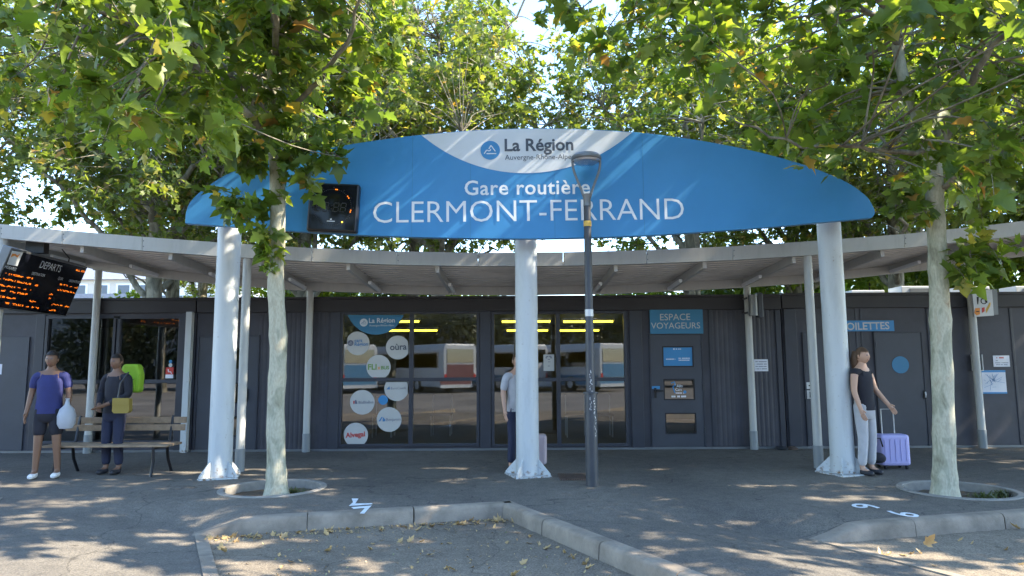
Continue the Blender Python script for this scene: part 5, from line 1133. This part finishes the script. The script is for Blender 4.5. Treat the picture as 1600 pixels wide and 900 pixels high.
def person(label, loc, hdg, skin, hair, top, bottom, shoe, H=1.75, sleeve=.5, leg='shorts', arms=None, legs=None, female=False, long_hair=False, group=None):
    """local frame: faces -Y, x to the figure's left; joints for 1.75 m"""
    k = H / 1.75; t = thing('person', label, 'person', loc, group); t.rotation_euler.z = hdg
    sw = .165 if female else .185
    ar = arms or {1: ((.235, .02, 1.16), (.25, -.06, .92)), -1: ((-.235, .02, 1.16), (-.25, -.06, .92))}
    lg = legs or {1: ((.10, -.02, .50), (.11, .02, .085)), -1: ((-.10, -.02, .50), (-.11, .02, .085))}
    J = [(0, 0, .96), (0, -.005, 1.12), (0, 0, 1.30), (0, .01, 1.43), (0, 0, 1.51), (0, -.01, 1.58)]; E = [(0, 1), (1, 2), (2, 3), (3, 4), (4, 5)]
    Rr = [(.14, .10), (.125, .095), (.150, .105), (.09, .07), (.055, .055), (.055, .055)]
    for s in (1, -1):
        el, wr = ar[s]; b = len(J); J += [(s * sw, .01, 1.415), el, wr]; E += [(3, b), (b, b + 1), (b + 1, b + 2)]; Rr += [.058, .042, .029]
        wv = Vector(wr); dr = (wv - Vector(el)).normalized(); sd = Vector((0, 1, 0)) - dr * dr.y; sd.normalize(); pal = len(J); J.append(tuple(wv + dr * .07)); E.append((b + 2, pal)); Rr.append((.034, .022))
        for f, (o_, ln) in enumerate(((-.028, .078), (-.010, .088), (.010, .082), (.028, .065))):
            q = wv + dr * .095 + sd * o_; c = len(J); J += [tuple(q), tuple(q + dr * ln * .5 + Vector((-s * .008, 0, 0))), tuple(q + dr * ln + Vector((-s * .022, 0, 0)))]; E += [(pal, c), (c, c + 1), (c + 1, c + 2)]; Rr += [.0095, .009, .0075]
        c = len(J); q = wv + dr * .04 - sd * .035; J += [tuple(q), tuple(q + dr * .045 - sd * .02)]; E += [(pal, c), (c, c + 1)]; Rr += [.011, .009]
        kn, an = lg[s]; b = len(J); J += [(s * .095, 0, .90), kn, an, (an[0], an[1] - .13, max(.03, an[2] - .05))]; E += [(0, b), (b, b + 1), (b + 1, b + 2), (b + 2, b + 3)]; Rr += [.085, .057, .038, .035]
    sc = lambda L_: [tuple(c * k for c in p) for p in L_]; rs = lambda L_: [tuple(c * k for c in r) if isinstance(r, tuple) else r * k for r in L_]
    m = MB(); V, Fs = skin_mesh(sc(J), E, rs(Rr)); m.add(V, Fs, skin)
    # head
    vs = []; fs = []; nu, nv = 20, 14; hc = Vector((0, -.02, 1.635))
    for i in range(nv + 1):
        th = PI * i / nv
        for j in range(nu):
            ph = 2 * PI * j / nu; d = Vector((math.sin(th) * math.cos(ph), math.sin(th) * math.sin(ph), math.cos(th))); r = Vector((.074, .094, .115))
            jaw = 1 - .22 * max(0, -d.z) ** 1.3; p = Vector((d.x * r.x * jaw, d.y * r.y * (jaw if d.y > 0 else 1), d.z * r.z))
            if d.y < -.8 and abs(d.x) < .25 and -.35 < d.z < .1: p.y -= .018 * (1 - abs(d.x) / .25)
            vs.append((hc + p) * k)
    for i in range(nv):
        for j in range(nu): fs.append((i * nu + j, (i + 1) * nu + j, (i + 1) * nu + (j + 1) % nu, i * nu + (j + 1) % nu))
    m.add(vs, fs, skin)
    for s in (-1, 1):
        m.lathe((hc + Vector((s * .075, .01, -.005))) * k, [(0, -.03), (.012, -.02), (.014, .015), (0, .03)], skin, 8); m.lathe((hc + Vector((s * .03, -.088, .012))) * k, [(0, -.009), (.010, 0), (0, .009)], 'textdark', 8)
    m.obox((hc + Vector((0, -.083, -.055))) * k, (.022 * k, 0, 0), (0, .006, 0), (0, 0, .004), 'lips'); body = m.build('body', None, smooth=True, angle=180); body.parent = t
    def part(nm, mb, ang=180): o = mb.build(nm, None, smooth=True, angle=ang); o.parent = t; return o
    # hair cap
    vs = []; fs = []
    for i in range(9):
        th = PI * .60 * i / 8
        for j in range(nu):
            ph = 2 * PI * j / nu; d = Vector((math.sin(th) * math.cos(ph), math.sin(th) * math.sin(ph), math.cos(th)))
            if d.y < -.2 and d.z < .45: d.z = max(d.z, .45); 
            vs.append((hc + Vector((d.x * .082, d.y * .102 + .004, d.z * .126 + .002))) * k)
    for i in range(8):
        for j in range(nu): fs.append((i * nu + j, (i + 1) * nu + j, (i + 1) * nu + (j + 1) % nu, i * nu + (j + 1) % nu))
    m = MB(); m.add(vs, fs, hair)
    if long_hair: m.tube([(hc + Vector(p)) * k for p in ((0, .07, .06), (0, .10, -.06), (0, .10, -.18), (0, .085, -.27))], [.07 * k, .075 * k, .06 * k, .03 * k], hair, 12)
    part('hair', m)
    # top
    Jt = [(0, 0, .84), (0, -.005, 1.10), (0, 0, 1.30), (0, .01, 1.425), (0, .005, 1.47)]; Et = [(0, 1), (1, 2), (2, 3), (3, 4)]; Rt = [(.158, .118), (.142, .112), (.163, .118), (.105, .08), (.062, .06)]
    for s in (1, -1):
        if sleeve > 0:
            el = Vector(ar[s][0]); sh = Vector((s * sw, .01, 1.415)); b = len(Jt); e = sh.lerp(el, min(1, sleeve * 1.6)); Jt += [tuple(sh), tuple(e)]; Et += [(3, b), (b, b + 1)]; Rt += [.07, .058]
            if sleeve >= 1: Jt.append(tuple(el.lerp(Vector(ar[s][1]), .92))); Et.append((b + 1, b + 2)); Rt.append(.042)
    m = MB(); V, Fs = skin_mesh(sc(Jt), Et, rs(Rt)); m.add(V, Fs, top); fw = .93 if female else 1; loft(m, [(.885, .172 * fw, .128, 0), (.95, .170 * fw, .128, 0), (1.10, .155 * fw * fw, .120, -.004), (1.22, .165 * fw, .124, 0), (1.33, .172 * fw, .118, .002), (1.42, .13 * fw, .09, .008)], top, k); part('shirt', m)
    Jb = [(0, 0, 1.06), (0, 0, .90)]; Eb = [(0, 1)]; Rb = [(.150, .112), (.155, .118)]
    for s in (1, -1):
        kn, an = Vector(lg[s][0]), Vector(lg[s][1]); hp = Vector((s * .095, 0, .86)); b = len(Jb)
        if leg == 'shorts': Jb += [tuple(hp), tuple(hp.lerp(kn, .85))]; Eb += [(1, b), (b, b + 1)]; Rb += [.102, .088]
        else: Jb += [tuple(hp), tuple(kn), tuple(kn.lerp(an, .93))]; Eb += [(1, b), (b, b + 1), (b + 1, b + 2)]; Rb += [.098, .072, .062]
    m = MB(); V, Fs = skin_mesh(sc(Jb), Eb, rs(Rb)); m.add(V, Fs, bottom); loft(m, [(1.02, .150, .115, 0), (.96, .158, .12, 0), (.88, .168, .124, 0), (.80, .165, .118, 0), (.765, .12, .09, 0)], bottom, k); part('trousers' if leg != 'shorts' else 'shorts', m)
    for s in (1, -1):
        an = lg[s][1]; m = MB(); z0 = an[2] - .085; V, Fs = skin_mesh(sc([(an[0], an[1] + .035, z0 + .05), (an[0], an[1] - .05, z0 + .045), (an[0], an[1] - .17, z0 + .036)]), [(0, 1), (1, 2)], rs([(.048, .048), (.048, .045), (.042, .034)])); m.add([(v.x, v.y, max(v.z, z0 * k + .002)) for v in V], Fs, shoe); part('shoe', m)
    return t
mat('skin_dark', (.20, .11, .07), .55); mat('skin_light', (.50, .30, .21), .5); mat('lips', (.28, .10, .08), .5); mat('hair_dark', (.02, .015, .012), .6); mat('hair_brown', (.10, .055, .03), .6)
mat('shirt_blue', (.03, .035, .13), .85, var=.15, vscale=8); mat('cloth_black', (.02, .02, .028), .85, var=.2, vscale=8); mat('cloth_navy', (.025, .03, .06), .85); mat('shoe_white', (.75, .75, .76), .6); mat('shoe_dark', (.03, .03, .035), .6); mat('cloth_grey', (.42, .42, .44), .85, var=.1, vscale=8); mat('lime', (.26, .46, .03), .7); mat('yellow_bag', (.26, .19, .04), .7); mat('beige', (.30, .26, .2), .85); mat('lavender', (.40, .38, .66), .4, var=.04); mat('bag_white', (.36, .38, .42), .7, var=.1); mat('pinkish', (.42, .34, .36), .5)
p = onZ(69, 747); person('person in blue tee, dark shorts and white trainers standing by the bench end', (p.x, p.y, 0), .25, 'skin_dark', 'hair_dark', 'shirt_blue', 'cloth_black', 'shoe_white', 1.74, .5, 'shorts', legs={1: ((.13, -.03, .5), (.15, .02, .085)), -1: ((-.10, -.02, .50), (-.12, .0, .085))})
a = onY(104, 652, p.y - .05); m = MB(); m.lathe((a.x, a.y, a.z - .16), [(0, 0), (.08, .01), (.11, .07), (.115, .18), (.09, .27), (.035, .33), (.02, .40), (.03, .42)], 'bag_white', 14); tag(m.build('carrier_bag', smooth=True), 'pale carrier bag hanging from the hand of the person in blue', 'bag')
p = onZ(183, 738); person('person in black jacket standing in front of the bench', (p.x, p.y - .15, 0), R_(-12), 'skin_dark', 'hair_dark', 'cloth_black', 'cloth_navy', 'shoe_dark', 1.70, 1.0, 'long', arms={1: ((.24, -.02, 1.14), (.06, -.24, 1.02)), -1: ((-.24, -.02, 1.14), (-.06, -.24, 1.0))})
m = MB(); a = onY(191, 633, p.y - .42); m.prism([(a.x - .12, a.y - .04, a.z - .08), (a.x - .09, a.y - .04, a.z - .11), (a.x + .09, a.y - .04, a.z - .11), (a.x + .12, a.y - .04, a.z - .08), (a.x + .11, a.y - .04, a.z + .09), (a.x - .11, a.y - .04, a.z + .09)], (0, .09, 0), 'yellow_bag'); m.prism([(a.x - .115, a.y - .05, a.z + .0), (a.x + .115, a.y - .05, a.z + .0), (a.x + .115, a.y - .05, a.z + .1), (a.x - .115, a.y - .05, a.z + .1)], (0, .008, 0), 'yellow_bag'); m.tube([(a.x - .07, a.y, a.z + .08), (a.x - .06, a.y + .03, a.z + .3), (a.x + .02, a.y + .08, a.z + .46)], .012, 'black', 6); tag(m.build('shoulder_bag', smooth=True), 'round mustard bag held in front of the person in black', 'bag')
a = onY(206, 590, p.y + .10); o = thing('backpack', '', 'backpack', (a.x, a.y, a.z - .22))
m = MB(); m.prism([(a.x - .15, a.y - .08, a.z - .22), (a.x + .15, a.y - .08, a.z - .22), (a.x + .155, a.y - .08, a.z + .05), (a.x + .11, a.y - .08, a.z + .2), (a.x - .11, a.y - .08, a.z + .2), (a.x - .155, a.y - .08, a.z + .05)], (0, .17, 0), 'lime'); m.build('pack', o, bevel=.04)
m = MB(); m.box((a.x - .11, a.y - .125, a.z - .19), (a.x + .11, a.y - .0805, a.z - .01), 'lime'); m.build('pocket', o, bevel=.025); m = MB(); m.tube([(a.x - .1, a.y - .128, a.z - .03), (a.x + .1, a.y - .128, a.z - .03)], .006, 'black', 6); m.build('zip', o)
for sx in (-.08, .08): m = MB(); m.tube([(a.x + sx, a.y + .085, a.z + .17), (a.x + sx * 1.2, a.y + .15, a.z + .12), (a.x + sx * 1.2, a.y + .15, a.z - .08), (a.x + sx, a.y + .085, a.z - .2)], .014, 'black', 6); m.build('strap', o)
tag(o, 'bright lime green backpack behind the shoulder of the person in black', 'backpack')
p = onZ(1357, 742); person('person with dark hair, black top and pale trousers beside a lavender suitcase', (p.x, p.y, 0), .55, 'skin_light', 'hair_brown', 'cloth_black', 'cloth_grey', 'shoe_dark', 1.72, .15, 'long', female=True, long_hair=True, arms={1: ((.23, -.03, 1.17), (.24, -.20, .97)), -1: ((-.22, .0, 1.15), (-.22, -.08, .92))})
def suitcase(px, py, Y, w_, h_, col, label, handle=True):
    a = onY(px, py, Y); x = a.x; t = thing('suitcase', label, 'suitcase', (x, Y, 0)); m = MB(); m.box((x - w_ / 2, Y - .12, .05), (x + w_ / 2, Y + .12, .05 + h_), col); m.build('shell', t, bevel=.04)
    m = MB()
    for k in range(5): xx = x - w_ * .36 + w_ * .18 * k; m.box((xx - .012, Y - .128, .12), (xx + .012, Y - .1205, h_ - .02), col)
    m.build('ridges', t)
    if handle: m = MB(); m.tube([(x - .09, Y + .06, .05 + h_), (x - .09, Y + .06, h_ + .4), (x + .09, Y + .06, h_ + .4), (x + .09, Y + .06, .05 + h_)], .009, 'light_metal', 8); m.build('handle', t)
    for sx in (-1, 1):
        for sy in (-1, 1): m = MB(); m.tube([(x + sx * w_ * .36 - .012, Y + sy * .09, .027), (x + sx * w_ * .36 + .012, Y + sy * .09, .027)], .026, 'rubber', 12); m.build('wheel', t, smooth=True)
suitcase(1393, 700, onZ(1390, 732).y, .42, .44, 'lavender', 'lavender hard shell suitcase standing beside the person on the right')
m = MB(); q = onZ(1366, 735); V, Fs = skin_mesh([(q.x, q.y - .12, .1), (q.x, q.y - .12, .28)], [(0, 1)], [(.15, .11), (.11, .08)]); m.add([(v.x, v.y, max(v.z, .003)) for v in V], Fs, 'cloth_black'); m.tube([(q.x - .08, q.y - .12, .34), (q.x - .05, q.y - .12, .46), (q.x + .05, q.y - .12, .46), (q.x + .08, q.y - .12, .34)], .01, 'cloth_black', 6); tag(m.build('travel_bag', smooth=True, angle=180), 'soft black travel bag on the ground against the lavender suitcase', 'bag')
p = onZ(806, 738); person('person in dark blue clothes half hidden behind the middle column', (p.x + .03, 10.0, 0), .5, 'skin_light', 'hair_brown', 'cloth_grey', 'cloth_navy', 'shoe_dark', 1.68, .6, 'long')
suitcase(836, 690, 10.35, .34, .44, 'pinkish', 'dull pink suitcase partly hidden behind the middle column', False)
